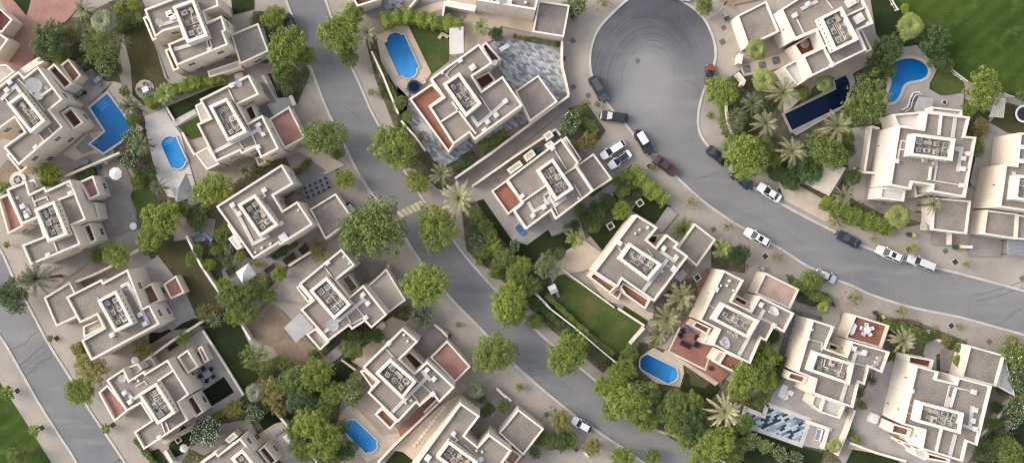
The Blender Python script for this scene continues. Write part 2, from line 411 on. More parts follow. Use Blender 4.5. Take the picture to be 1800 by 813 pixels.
# soil under the planting
for pts in ([(60,30),(140,30),(200,0),(250,0),(258,20),(215,70),(205,120),(215,150),(235,180),(225,300),(200,270),(205,200),(150,120),(120,110),(60,110)],
            [(210,190),(240,180),(300,300),(330,350),(300,400),(330,520),(385,520),(430,590),(490,700),(560,812),(480,812),(420,700),(380,600),(340,560),(270,470),(240,380),(245,330)],
            [(325,370),(400,330),(455,290),(560,260),(600,300),(560,300),(420,420),(470,465),(560,440),(620,400),(640,420),(520,500),(440,520),(400,540),(340,470)],
            [(450,640),(560,600),(600,570),(690,520),(720,560),(640,620),(600,700),(580,812),(520,812),(480,730)],
            [(445,20),(500,20),(512,60),(545,130),(520,190),(480,150),(470,130),(440,110)],
            [(640,60),(660,60),(740,240),(800,320),(780,340),(720,290),(660,140)],
            [(810,360),(850,350),(900,430),(960,480),(1080,630),(1060,655),(970,580),(880,490),(820,440)],
            [(985,230),(1000,190),(1030,180),(1065,230),(1040,260),(1010,250)],
            [(1000,330),(1060,330),(1110,290),(1150,330),(1090,380),(1030,420)],
            [(1262,150),(1320,110),(1400,150),(1500,130),(1560,60),(1620,20),(1680,130),(1600,200),(1530,270),(1480,300),(1420,320),(1400,330),(1320,290),(1270,230)],
            [(1380,310),(1480,300),(1500,350),(1560,380),(1620,370),(1640,390),(1560,405),(1490,375),(1440,345)],
            [(1060,620),(1130,600),(1240,640),(1310,690),(1420,740),(1480,812),(1250,812),(1130,740)],
            [(1250,420),(1310,440),(1310,480),(1250,470)], [(1380,480),(1460,520),(1475,550),(1400,530)],
            [(1540,560),(1600,560),(1700,600),(1690,660),(1560,640)], [(1755,618),(1800,615),(1800,812),(1700,812),(1785,700)],
            [(360,740),(420,710),(470,690),(520,760),(560,812),(320,812)], [(1690,170),(1740,200),(1730,300),(1700,330),(1680,290)]):
    patch('garden_soil', 'soil', pts); SOILS.append(pts)
# lawns
patch('grass_field', 'field', [(1540,-80),(1900,-80),(1900,220),(1785,172),(1765,165),(1700,142),(1672,124),(1640,95),(1585,25),(1568,0)])
patch('lawn', 'lawn_dark', [(1530,0),(1568,0),(1582,20),(1640,92),(1670,122),(1600,130),(1540,60)])
patch('lawn', 'lawn', [(1632,152),(1643,128),(1660,124),(1690,140),(1695,165),(1676,168),(1650,166)], smooth=True)
patch('lawn', 'lawn_dry', [(1740,215),(1770,180),(1900,220),(1900,250),(1745,230)])
patch('verge', 'field', [(-80,560),(0,672),(90,812),(130,880),(-80,880)])
patch('lawn', 'lawn', [(355,130),(565,155),(572,320),(480,390)], T(2,0))
patch('lawn', 'lawn', [(955,520),(985,478),(1130,566),(1108,600),(1083,635),(1050,612),(1000,560)])
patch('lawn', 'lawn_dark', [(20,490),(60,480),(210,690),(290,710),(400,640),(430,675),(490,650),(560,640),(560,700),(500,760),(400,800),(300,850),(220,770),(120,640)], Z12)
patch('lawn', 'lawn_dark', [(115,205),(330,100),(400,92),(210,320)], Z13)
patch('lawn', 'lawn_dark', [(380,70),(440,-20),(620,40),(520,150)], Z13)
patch('lawn', 'lawn', [(322,668),(345,635),(482,740),(462,775)], Z13)
patch('lawn', 'lawn', [(320,770),(450,700),(560,740),(520,812),(400,850)], Z5)
patch('lawn', 'lawn_dark', [(250,650),(470,560),(640,480),(660,520),(440,650),(290,728)], Z5)
patch('lawn', 'lawn_dry', [(640,150),(750,90),(810,230),(895,430),(760,560),(700,500),(690,350)], T(0,0))
patch('lawn', 'lawn_dark', [(320,280),(410,220),(480,330),(470,370),(420,390)], T(0,0))
patch('lawn', 'lawn_dark', [(130,0),(380,-60),(315,185)], Z20)
patch('lawn', 'lawn_dry', [(270,440),(300,425),(330,420),(385,520),(370,545),(345,548),(325,505),(300,470)])
patch('lawn', 'lawn', [(690,215),(720,150),(800,100),(830,250),(800,300),(740,360)], T(0,1))
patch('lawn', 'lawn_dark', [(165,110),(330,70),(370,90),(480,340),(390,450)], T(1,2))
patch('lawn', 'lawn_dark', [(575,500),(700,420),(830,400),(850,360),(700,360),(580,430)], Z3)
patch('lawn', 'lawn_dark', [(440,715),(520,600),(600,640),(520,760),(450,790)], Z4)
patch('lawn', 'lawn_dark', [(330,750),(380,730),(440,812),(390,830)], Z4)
patch('lawn', 'lawn_deep', [(810,240),(960,100),(1070,250),(885,355)], Z21)
patch('lawn', 'lawn_dark', [(15,340),(150,370),(200,420),(150,480),(40,480),(-10,430)], T(4,2))
patch('lawn', 'lawn_dry', [(30,330),(150,380),(120,420),(40,400)], T(4,2))
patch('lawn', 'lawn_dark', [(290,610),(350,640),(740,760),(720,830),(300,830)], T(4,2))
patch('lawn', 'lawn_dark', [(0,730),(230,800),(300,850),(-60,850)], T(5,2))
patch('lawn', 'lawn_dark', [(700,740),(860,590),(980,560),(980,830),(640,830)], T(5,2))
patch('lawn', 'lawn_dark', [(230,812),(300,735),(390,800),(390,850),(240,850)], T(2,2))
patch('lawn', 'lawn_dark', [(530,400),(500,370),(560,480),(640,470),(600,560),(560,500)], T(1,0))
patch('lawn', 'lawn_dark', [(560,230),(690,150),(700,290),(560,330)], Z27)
patch('lawn', 'lawn_dark', [(320,0),(440,0),(440,50),(330,80)], T(1,0))
# paved yards
patch('red_court', 'patio_pink', [(58,0),(150,-30),(142,10),(120,35),(100,50),(75,60),(60,100),(45,125),(0,140),(-40,150),(-40,60),(15,25),(0,0),(15,-10),(47,28)])
patch('patio', 'patio_grey', [(430,400),(480,360),(560,430),(600,430),(470,545),(440,520)], T(0,0))
patch('patio', 'patio_beige', [(560,480),(600,430),(640,440),(720,640),(760,680),(560,812),(480,812),(400,850),(330,812),(470,700),(560,690),(470,560)], T(0,0))
patch('patio', 'patio_dark', [(400,780),(470,700),(520,780),(440,812)], T(0,0))
patch('patio', 'patio_dark', [(505,105),(600,30),(640,20),(715,170),(690,215),(730,380),(600,440),(520,540),(350,660),(270,600),(560,420),(530,240)], T(0,1))
patch('path', 'earth', [(0,80),(40,30),(100,90),(150,120),(30,170),(0,200)], T(0,1))
patch('yard', 'earth', [(0,230),(30,300),(60,350),(130,380),(70,420),(0,340),(-60,300)], Z1)
patch('patio', 'patio_white', [(255,205),(290,190),(305,218),(318,235),(345,330),(320,350),(295,345),(275,310),(256,225)])
patch('path', 'patio_white', [(280,740),(420,665),(440,690),(310,770)], Z5)
patch('round_patio', 'patio_beige', [(255+17*math.cos(a*.5236), 157+17*math.sin(a*.5236)) for a in range(12)])
patch('patio', 'patio_grey', [(470,390),(500,380),(580,560),(640,700),(620,720),(540,600)], Z3)
patch('patio', 'patio_grey', [(180,260),(260,480),(330,520),(290,530),(240,470)], Z5)
patch('path', 'patio_white', [(470,390),(490,385),(560,520),(640,510),(640,560),(530,620),(440,560),(560,540)], T(1,0))
patch('patio', 'checker', [(440,550),(490,520),(545,610),(500,640)], T(1,0))
patch('path', 'patio_dark', [(170,400),(280,350),(560,330),(560,380),(200,470)], T(1,0))
patch('patio', 'patio_grey', [(480,300),(620,20),(760,200),(830,350),(640,430),(500,430)], Z3)
patch('patio', 'patio_grey', [(480,100),(615,35),(672,150),(640,180),(560,230)], Z3)
patch('patio', 'patio_grey', [(690,250),(760,215),(820,335),(700,420),(650,400)], Z3)
patch('patio', 'patio_grey', [(540,110),(625,65),(865,430),(720,540),(560,420)], Z4)
patch('patch_of_turf', 'lawn_deep', [(628,408),(752,325),(810,412),(680,493)], Z4)
patch('path', 'patio_dark', [(300,650),(620,500),(700,460),(560,600),(380,680),(320,700)], Z2)
patch('path', 'patio_dark', [(60,740),(480,560),(640,520),(720,480),(560,600),(440,700),(340,780)], Z2)
patch('path', 'patio_dark', [(140,150),(210,180),(300,120),(380,90),(300,60),(200,120)], Z3)
patch('patio', 'patio_dark', [(480,590),(560,500),(700,460),(640,560),(560,610)], Z3)
patch('path', 'patio_beige', [(400,690),(640,560),(660,580),(420,710)], Z4)
patch('patio', 'patio_dark', [(560,730),(740,590),(860,570),(760,700),(640,770)], Z4)
patch('patio', 'patio_dark', [(300,470),(360,360),(700,210),(760,300),(800,330),(450,590),(330,560)], Z21)
patch('patio', 'patio_beige', [(760,400),(980,260),(1060,240),(1240,470),(1300,540),(1060,660),(1000,640)], Z21)
patch('patio', 'patio_grey', [(1060,660),(1290,540),(1420,700),(1060,720)], Z21)
patch('patio', 'tiles_beige', [(440,640),(720,460),(760,520),(600,700),(640,812),(500,812),(330,790),(300,780)], Z7)
patch('yard', 'earth', [(435,565),(470,530),(495,545),(545,600),(590,640),(560,660),(510,660),(480,610),(450,600)])
patch('yard', 'patio_dark', [(245,590),(430,480),(600,400),(640,500),(500,580),(300,700)], Z7)
patch('yard', 'patio_dark', [(90,640),(200,560),(260,590),(300,660),(200,720),(110,730)], Z7)
patch('yard', 'patio_dark', [(320,400),(345,380),(380,385),(375,420),(345,425)])
patch('yard', 'patio_beige', [(460,60),(500,0),(560,-20),(740,90),(620,150),(560,170)], Z7)
patch('yard', 'patio_dark', [(430,50),(500,20),(640,120),(500,190)], Z7)
patch('forecourt', 'checker', [(490,185),(625,130),(680,195),(560,270),(520,250)], Z7)
patch('yard', 'patio_dark', [(430,70),(530,140),(600,180),(690,160),(650,240),(560,300)], Z8)
patch('patio', 'patio_grey', [(300,760),(440,640),(470,690),(380,770),(330,800)], Z8)
patch('yard', 'patio_beige', [(540,690),(830,520),(880,560),(690,760),(560,850)], Z8)
patch('yard', 'patio_beige', [(140,130),(310,20),(390,50),(240,220),(130,330),(60,290),(200,210)], Z9)
patch('forecourt', 'patio_grey', [(480,170),(570,70),(640,150),(550,240)], Z9)
patch('deck', 'deck', [(420,220),(470,160),(560,240),(490,310)], Z9)
patch('deck', 'deck', [(70,560),(160,480),(250,560),(210,620),(340,690),(360,740),(250,900),(60,800),(0,700),(0,630)], Z9)
patch('pool_deck', 'patio_beige', [(-20,640),(30,560),(80,560),(250,740),(380,720),(300,830),(160,900),(60,800)], Z9)
patch('path', 'patio_red', [(345,700),(540,510),(600,550),(430,700),(360,750)], Z9)
patch('path', 'patio_beige', [(310,830),(600,560),(720,500),(560,700),(440,850)], Z9)
patch('path', 'patio_beige', [(0,720),(260,460),(380,390),(330,520),(100,800)], Z10)
patch('path', 'patio_grey', [(500,520),(620,370),(680,430),(540,580)], Z10)
patch('patio', 'patio_pink', [(600,770),(700,700),(770,780),(700,860)], Z10)
patch('pool_deck', 'patio_beige', [(185,190),(340,110),(475,385),(440,440),(300,480),(210,330)], T(2,0))
patch('patio', 'slate', [(-10,300),(60,330),(170,380),(60,330),(40,480),(190,700),(260,730),(430,600),(700,490),(640,400),(400,560),(260,640),(80,390)], Z11)
patch('patio', 'slate', [(490,80),(540,45),(860,105),(868,180),(897,350),(840,388),(738,245),(620,335),(550,250),(520,185)], Z11)
patch('lane', 'patio_dark', [(300,790),(690,505),(900,365),(920,400),(420,812),(300,850)], Z11)
patch('yard', 'patio_beige', [(0,60),(400,-20),(490,-20),(480,90),(300,200),(300,110)], Z(700,0,3))
patch('yard', 'patio_dark', [(500,90),(560,0),(780,-10),(980,60),(960,150),(760,130),(640,110)], Z19)
patch('yard', 'patio_beige', [(500,90),(780,5),(790,60),(640,110)], Z19)
patch('yard', 'patio_beige', [(930,180),(960,70),(1010,60),(1450,160),(1440,250),(1200,200),(1150,300),(930,400)], Z19)
patch('yard', 'patio_dark', [(130,70),(290,0),(550,-10),(490,90),(330,150),(200,130)], Z19)
patch('patio', 'patio_grey', [(-10,410),(60,370),(180,340),(280,300),(430,140),(480,200),(630,480),(400,640),(290,720),(210,695),(60,480)], Z12)
patch('patio', 'patio_grey', [(400,640),(420,675),(500,630),(620,520),(590,480)], Z12)
patch('patio', 'patio_grey', [(600,490),(740,390),(790,410),(700,480),(620,530)], Z12)
patch('patio', 'patio_beige', [(495,750),(590,695),(690,765),(640,830),(580,860),(450,880)], Z12)
patch('path', 'patio_beige', [(110,470),(150,440),(300,560),(480,680),(540,700),(480,735),(330,640),(230,620)], Z13)
patch('path', 'patio_grey', [(525,150),(600,40),(660,90),(560,210)], Z13)
patch('path', 'patio_pink', [(640,812),(740,640),(860,420),(880,430),(800,600),(690,812)], Z13)
patch('yard', 'patio_dark', [(600,470),(720,370),(770,420),(640,560)], Z13)
patch('patio', 'patio_red', [(0,620),(90,430),(240,540),(330,620),(300,690),(385,745),(325,805),(270,780)], Z14)
patch('patio', 'patio_red', [(95,440),(240,110),(290,110),(200,330),(130,460)], Z14)
m = MB(); ZC[0] += .002
m.strip([Z14.w(p) for p in [(85,465),(15,610),(238,722),(262,640),(290,620)]], .3, ZC[0], ZC[0])
tag(m.build('patio_border', M['line']), kind='structure')
patch('pool_deck', 'patio_beige', [(675,250),(745,203),(900,290),(905,340),(885,412),(760,390),(680,330)], T(3,2))
patch('yard', 'patio_beige', [(-20,620),(0,600),(320,800),(300,820),(140,712)], Z14)
patch('path', 'slabs', [(310,40),(460,80),(440,110),(340,260),(320,300),(200,470),(205,430),(250,220)], Z17)
patch('yard', 'patio_grey', [(440,-10),(560,40),(540,220),(480,160)], Z17)
patch('patio', 'patio_grey', [(200,480),(280,400),(420,480),(600,580),(590,680),(480,780),(340,750),(400,620),(180,540)], Z17)
patch('mosaic_terrace', 'mosaic', [(172,538),(395,618),(350,752),(35,640),(58,560),(155,600)], Z17)
patch('yard', 'patio_grey', [(640,560),(720,380),(830,300),(850,330),(770,640),(900,780),(600,730)], Z17)
patch('yard', 'patio_beige', [(600,745),(650,740),(850,800),(840,812),(600,770)], Z17)
patch('path', 'patio_grey', [(325,195),(345,120),(420,110),(470,180),(400,200),(400,300)], Z18)
patch('yard', 'patio_grey', [(80,620),(330,740),(500,800),(520,840),(200,800),(0,710),(-20,600)], Z18)
patch('yard', 'patio_dark', [(720,380),(850,440),(690,620),(640,700)], Z18)
patch('path', 'patio_dark', [(660,760),(820,570),(840,590),(690,780)], Z18)
patch('patio', 'patio_dark', [(420,170),(600,180),(560,310),(420,290)], Z18)
patch('yard', 'patio_grey', [(610,480),(660,250),(720,170),(820,230),(760,500),(680,560)], Z(1500,160,3))
patch('pool_deck', 'patio_grey', [(170,300),(260,250),(330,240),(400,320),(436,370),(400,440),(395,470),(460,510),(580,490),(570,600),(380,640),(170,610),(170,500)], T(5,0), smooth=False)
patch('yard', 'patio_grey', [(-30,200),(90,180),(140,200),(80,420),(-30,420)], Z16)
patch('yard', 'patio_dark', [(75,420),(150,400),(150,600),(240,590),(300,640),(420,640),(420,720),(200,640),(60,580)], Z16)
patch('yard', 'patio_beige', [(320,380),(560,250),(820,280),(810,350),(690,410),(640,440),(570,410),(360,600),(330,620)], Z15)
patch('pool_deck', 'patio_grey', [(320,620),(590,480),(700,380),(720,450),(640,600),(400,740),(370,720)], Z15)
patch('yard', 'patio_beige', [(90,360),(330,290),(400,240),(400,340),(330,370),(110,420)], Z15)
patch('yard', 'earth', [(-20,0),(80,60),(60,30),(240,-10),(200,-60),(-20,-60)], Z15)
patch('yard', 'patio_dark', [(1405,318),(1450,285),(1490,295),(1460,350)])
patch('forecourt', 'patio_beige', [(1365,318),(1395,322),(1450,352),(1475,400),(1440,385),(1378,352)])
patch('forecourt', 'patio_dark', [(1705,412),(1760,415),(1758,450),(1700,450)])
patch('forecourt', 'patio_dark', [(1640,402),(1675,405),(1672,432),(1635,430)])
m = MB(); ZC[0] += .002
m.strip([Z17.w(p) for p in [(172,538),(395,618),(350,752),(35,640),(58,560),(155,600),(172,538)]], .75, ZC[0], ZC[0])
tag(m.build('terrace_border', M['patio_white']), kind='structure')
patch('garden_soil', 'soil', [(1150,535),(1180,505),(1215,490),(1225,520),(1205,560),(1180,585),(1160,605),(1140,600),(1145,575)], smooth=True)
# stepping stones beside the villa path
m = MB(); ZC[0] += .002
for i in range(13):
    t = i/12; x, y = Z9.w((445+(625-445)*t, 800+(570-800)*t)); m.cyl((x, y, ZC[0]), .33, .03, 10)
tag(m.build('stepping_stones', M['line']), kind='structure')
# dark slabs set in the villa path, dots in the checked forecourt
m = MB(); ZC[0] += .002
for p in ((130,380),(215,357),(290,332)):
    x, y = Z15.w(p); m.box((x, y, ZC[0]), (1.3, 1.3, .02), R(14))
tag(m.build('paving_slabs', M['slabs']), kind='structure')
m = MB(); ZC[0] += .002
for i in range(3):
    for j in range(5):
        x, y = Z7.w((530+j*27+i*9, 212-j*13+i*24)); m.cyl((x, y, ZC[0]), .24, .02, 8)
tag(m.build('paving_dots', M['hole']), kind='structure')
m = MB(); ZC[0] += .002
for (a, b, c, d) in ((605,250,0,0),):
    pass
for p in ((430,22),(253,162)):
    x, y = Z13.w(p)
    m.box((x, y, .0), (1.2, 1.2, .25), R(32))
tag(m.build('planter_edging', M['line']), kind='structure')

# tarred cracks in the asphalt
m = MB()
for z, pts, w in ((T(0,2), [(50,225),(90,205),(135,178),(165,150),(205,120)], .16), (T(0,2), [(100,300),(150,262),(190,225),(215,205),(262,185)], .22), (T(0,2), [(118,325),(160,285),(205,255),(250,205)], .12), (T(0,2), [(135,352),(180,318),(215,282),(275,255)], .25),
   (T(5,1), [(640,740),(720,725),(800,700),(900,668)], .12), (T(5,1), [(650,770),(740,752),(830,720),(900,700)], .14), (T(5,2), [(730,90),(790,70),(850,20),(900,0)], .14), (T(3,0), [(620,120),(700,95),(800,130)], .1), (T(4,1), [(60,140),(110,120),(190,100)], .12), (T(4,1), [(390,340),(480,385),(560,420),(640,470)], .08), (T(4,0), [(10,425),(45,438),(95,470)], .12),
   (T(2,1), [(130,140),(180,170),(240,215),(300,240)], .1), (T(2,0), [(10,560),(60,600),(120,640)], .1), (T(3,2), [(60,250),(150,300),(230,360),(330,440)], .1), (T(2,1), [(560,600),(640,640),(720,720)], .08)):
    r_ = random.Random(int(pts[0][0])); q = catmull([z.w((a+r_.uniform(-6,6), b+r_.uniform(-5,5))) for a, b in pts], 4)
    m.strip([(a+r_.uniform(-.1,.1), b+r_.uniform(-.1,.1)) for a, b in q], w, .010, .010)
tag(m.build('road_cracks', M['tar']), kind='structure')
# ---------------------------------------------------------------- villas
def block(parent, z, pts, h, drop=.5, pw=.32, wall='wall', floor='roof', name='wall', fname='roof', z0=0.0, pmat='coping', label=None):
    q = ccw([z.w(p, h) for p in pts]); n = len(q); inn = inset(q, pw); zf = h-drop
    m = MB()
    for i in range(n):
        j = (i+1) % n
        a, b, c, d = q[i], q[j], inn[j], inn[i]
        m.face([(*a,z0),(*b,z0),(*b,h),(*a,h)], 0)
        m.face([(*a,h),(*b,h),(*c,h),(*d,h)], 1)
        m.face([(*d,h),(*c,h),(*c,zf-.05),(*d,zf-.05)], 0)
    wo = m.build(name, [M[wall], M[pmat]], parent)
    f = MB(); f.face([(*p, zf) for p in inn])
    fo = f.build(fname, M[floor], wo if name != 'wall' else parent)
    return q, inn, zf, wo

def unit_mesh(kind):
    m = MB()
    if kind == 0:
        m.box((0,0,0), (1.05,1.05,.8)); m.cyl((0,0,.8), .34, .05, 14, 1); m.cyl((0,0,.85), .15, .03, 8, 0)
    elif kind == 1:
        m.box((0,0,0), (1.15,.8,.7)); m.cyl((-.18,0,.7), .30, .04, 12, 1); m.box((.42,0,.7), (.2,.7,.05), 0, 0)
    elif kind == 2:
        m.cyl((0,0,0), .52, .55, 14); m.cyl((0,0,.55), .40, .05, 14, 1); m.cyl((0,0,.6), .12, .03, 8)
    else:
        m.box((0,0,0), (1.5,.7,.55)); m.box((.3,.55,0), (.4,.5,.45)); m.box((-.5,-.5,0), (.3,.35,.9), 0, 1)
    return m
UNITS = {}
for i, k in enumerate((0, 1, 2, 3)):
    UNITS[i] = unit_mesh(k).mesh('condenser_unit', [M['unit'] if i != 3 else M['unit_tan'], M['unit_dark']])
UNITS[4] = unit_mesh(0).mesh('condenser_unit', [M['unit_tan'], M['unit_dark']])
UNITS[5] = unit_mesh(0).mesh('condenser_unit', [M['unit_grey'], M['unit_dark']])
UNITS[6] = unit_mesh(1).mesh('condenser_unit', [M['unit_grey'], M['unit_dark']])

def window_meshes():
    out = {}
    for k, (w, h) in {'big': (1.25, 1.35), 'tall': (1.1, 2.0), 'slit': (.35, .95)}.items():
        f, g = MB(), MB(); t = .08
        for x, zz, a, b in ((0, 0, w, t), (0, h-t, w, t)): f.box((x, .0, zz), (a, .12, b))
        for x in (-w/2+t/2, w/2-t/2): f.box((x, .0, t), (t, .12, h-2*t))
        if k != 'slit':
            f.box((0, .0, t), (.05, .09, h-2*t)); f.box((-w/4, .0, h*.55), (w/2-.15, .07, .05)); f.box((w/4, .0, h*.55), (w/2-.15, .07, .05))
        g.face([(w/2-t, -.022, t), (-w/2+t, -.022, t), (-w/2+t, -.022, h-t), (w/2-t, -.022, h-t)])
        g.face([(-w/2+t, .022, t), (w/2-t, .022, t), (w/2-t, .022, h-t), (-w/2+t, .022, h-t)])
        out[k] = (f.mesh('window', M['frame']), g.mesh('pane', M['glass']))
    return out
WIN = window_meshes()

def add_window(parent, x, y, z, ang, kind):
    f = link('window', WIN[kind][0], parent, (x, y, z), ang)
    link('pane', WIN[kind][1], f)

def dish_mesh(r):
    m = MB(); n = 14; rings = 4; tilt = R(38)
    def P(i, k):
        rr = r*k/rings; a = 2*math.pi*i/n
        x, y, zz = rr*math.cos(a), rr*math.sin(a), .28*rr*rr/r
        return (x*math.cos(tilt)-zz*math.sin(tilt), y, x*math.sin(tilt)+zz*math.cos(tilt)+r*.72)
    for k in range(rings):
        for i in range(n):
            if k == 0: m.face([P(0,0), P(i,1), P(i+1,1)])
            else: m.face([P(i,k), P(i,k+1), P(i+1,k+1), P(i+1,k)])
    m.tube((0,0,0), (0,0,r*.74), .06); m.tube((0,0,r*.74), (-r*.55,0,r*1.25), .03)
    m.box((0,0,0), (r*.9, r*.9, .08))
    return m.mesh('satellite_dish', M['duct'])
DISH = dish_mesh(.75)

VILLAS = []
h_ = MB(); h_.box((0,0,0), (.3,.05,.3)); HOLE = h_.mesh('overflow_hole', M['bark'])
def villa(label, z, main, h=7.2, plant=None, ph=8.7, low=(), ducts=(), pipes=(), boxes=(), dishes=(), walls=(), win='big', wall='wall', divider=None, roof='roof', pslots=None):
    """main = outline of the parapet's top; low = (kind, outline, height, floor drop, floor finish)"""
    c = [sum(a)/len(main) for a in zip(*main)]
    cx, cy = z.w(c, h)
    root = thing('villa', label, 'villa', (cx, cy, 0), group='cream flat-roofed villas of the estate')
    zz = z
    # everything below is built in place and hung on the root
    class Off:
        def w(s, p, hh=0.0): q = zz.w(p, hh); return (q[0]-cx, q[1]-cy)
    o = Off()
    q, inn, zf, wo = block(root, o, main, h, .55, .32, wall, roof)
    lows = []
    for k, (kind, pts, lh, drop, fl) in enumerate(low):
        ql, il, zl, w2 = block(root, o, pts, lh+.004*k, drop, .3, wall, fl, kind, 'floor' if 'terrace' in kind else 'flat_roof')
        lows.append((ql, lh))
    if plant:
        qp, ip, zp, w3 = block(root, o, plant, ph, 1.1, .5, wall, 'plant_floor', 'plant_enclosure', 'enclosure_floor', zf-.05)
        # units in two rows along the long side
        a, b, c_, d = (Vector(p) for p in ip)
        if (b-a).length < (c_-b).length: a, b, c_, d = b, c_, d, a
        ang = math.atan2(*(reversed((b-a))))
        ln, wd = (b-a).length, (c_-b).length
        nl = max(2, int(ln/1.45)); nr = 3 if wd > 3.7 else 2 if wd > 2.3 else 1
        u, v = (b-a).normalized(), (d-a).normalized()
        for i in range(nl):
            for j in range(nr):
                if rnd.random() < .1: continue
                p = a+u*(ln*(i+.5)/nl+rnd.uniform(-.14,.14))+v*(wd*(j+.5)/nr+rnd.uniform(-.12,.12))
                kk = rnd.choice((0,5,5,1,2,3,3,4,6,6,1,0))
                link('condenser_unit', UNITS[kk], w3, (p.x, p.y, zp), ang+rnd.choice((0,0,math.pi,R(90)))+rnd.uniform(-.1,.1), scale=(min(1,wd/nr/1.3)*rnd.uniform(.72,1.05),)*2+(rnd.uniform(.7,1.1),))
        for k in range(7):
            m = MB()
            p = a+u*rnd.uniform(.3, ln-.3)+v*rnd.uniform(.2, wd-.2); r_ = a+u*rnd.uniform(.3, ln-.3)+v*rnd.uniform(.2, wd-.2)
            mid = (r_.x, p.y); p2 = a+u*((p-a).dot(u))+v*((r_-a).dot(v))
            m.strip([tuple(p), tuple(p2), tuple(r_)], .1, zp+.12+.03*k, zp+.2+.03*k)
            m.build('service_pipe', M['pipe'], w3)
        # row of overflow holes on the two long outer faces
        qa = [Vector(p) for p in qp]
        for i in range(4):
            s, e = qa[i], qa[(i+1) % 4]
            if (e-s).length < 5: continue
            t = (e-s).normalized(); nn = Vector((t.y, -t.x)); k = int((e-s).length/.75)
            for g in range(k):
                pt = s+t*((g+.5)*(e-s).length/k)
                link('overflow_hole', HOLE, w3, (pt.x+nn.x*.012, pt.y+nn.y*.012, ph-.85), math.atan2(t.y, t.x))
    if divider:
        for dv in divider:
            m = MB(); m.strip([o.w(p, h) for p in dv], .3, zf-.02, h-.06); m.build('roof_divider', [M['coping']], root)
    k = 0
    for ln in ducts:
        m = MB(); k += 1; m.strip([o.w(p, zf+.2) for p in ln], .58, zf+.02, zf+.2+.006*k); m.build('roof_duct', M['roof_duct'], root)
    for ln in pipes:
        m = MB(); k += 1
        m.strip([o.w(p, zf+.2) for p in ln], .13, zf+.08, zf+.2+.006*k)
        pp = [(a[0]+5, a[1]+3) for a in ln]
        m.strip([o.w(p, zf+.2) for p in pp], .10, zf+.08, zf+.19+.006*k); m.build('roof_pipe', M['pipe'], root)
    dirm = o.w(main[1], h), o.w(main[0], h)
    ang0 = math.atan2(dirm[0][1]-dirm[1][1], dirm[0][0]-dirm[1][0])
    for bx in boxes:
        x, y = o.w(bx[:2], zf+.6); s = (bx[2] if len(bx) > 2 else .85)*.88
        m = MB(); m.box((0,0,0), (s, s*.85, .5)); m.box((0,0,.5), (s*1.12, s*.97, .08)); m.box((s*.1, 0, .58), (s*.5, s*.4, .06))
        m.build('roof_vent', M['duct'], root, (x, y, zf)).rotation_euler = (0, 0, ang0)
    for dd in dishes:
        x, y = o.w(dd[:2], zf+.8); s = dd[2]/.75 if len(dd) > 2 else 1
        link('satellite_dish', DISH, root, (x, y, zf), rnd.uniform(2.2, 4.2), (s, s, s))
    # windows on the walls the camera looks at
    if win:
        n = len(q)
        for i in range(n):
            a, b = Vector(q[i]), Vector(q[(i+1) % n]); e = b-a
            if e.length < 2.2: continue
            t = e.normalized(); nn = Vector((t.y, -t.x)); mid = (a+b)/2+Vector((cx, cy))
            if -mid.dot(nn) < 2: continue
            cnt = max(1, int(e.length/(3.6 if win == 'big' else 5)))
            for g in range(cnt):
                for fl in (0, 1):
                    if rnd.random() < (.25 if win == 'big' else .45): continue
                    p = a+t*(e.length*(g+.5)/cnt+rnd.uniform(-.4,.4)); zb = (.9 if fl == 0 else 4.5)
                    kd = win if win == 'slit' else ('tall' if fl == 0 and rnd.random() < .3 else 'big')
                    if kd == 'tall': zb = .25
                    if any(inside(tuple(p+nn*.5), ql) and lh > zb-.4 for ql, lh in lows): continue
                    if abs(p.x+cx) > 88 or abs(p.y+cy) > 39: continue
                    x = p+nn*.03
                    add_window(root, x.x, x.y, zb, math.atan2(t.y, t.x), kd)
        for ql, lh in lows:
            if lh < 3.5: continue
            n = len(ql)
            for i in range(n):
                a, b = Vector(ql[i]), Vector(ql[(i+1) % n]); e = b-a
                if e.length < 2.2 or win != 'big': continue
                t = e.normalized(); nn = Vector((t.y, -t.x)); p = (a+b)/2; mid = p+Vector((cx, cy))
                if -mid.dot(nn) < 14 or inside(tuple(p+nn*.4), q) or any(inside(tuple(p+nn*.4), k2) for k2, _ in lows): continue
                if abs(mid.x) > 88 or abs(mid.y) > 39: continue
                x = p+nn*.03
                add_window(root, x.x, x.y, .9, math.atan2(t.y, t.x), 'big')
    VILLAS.append(root)
    return root

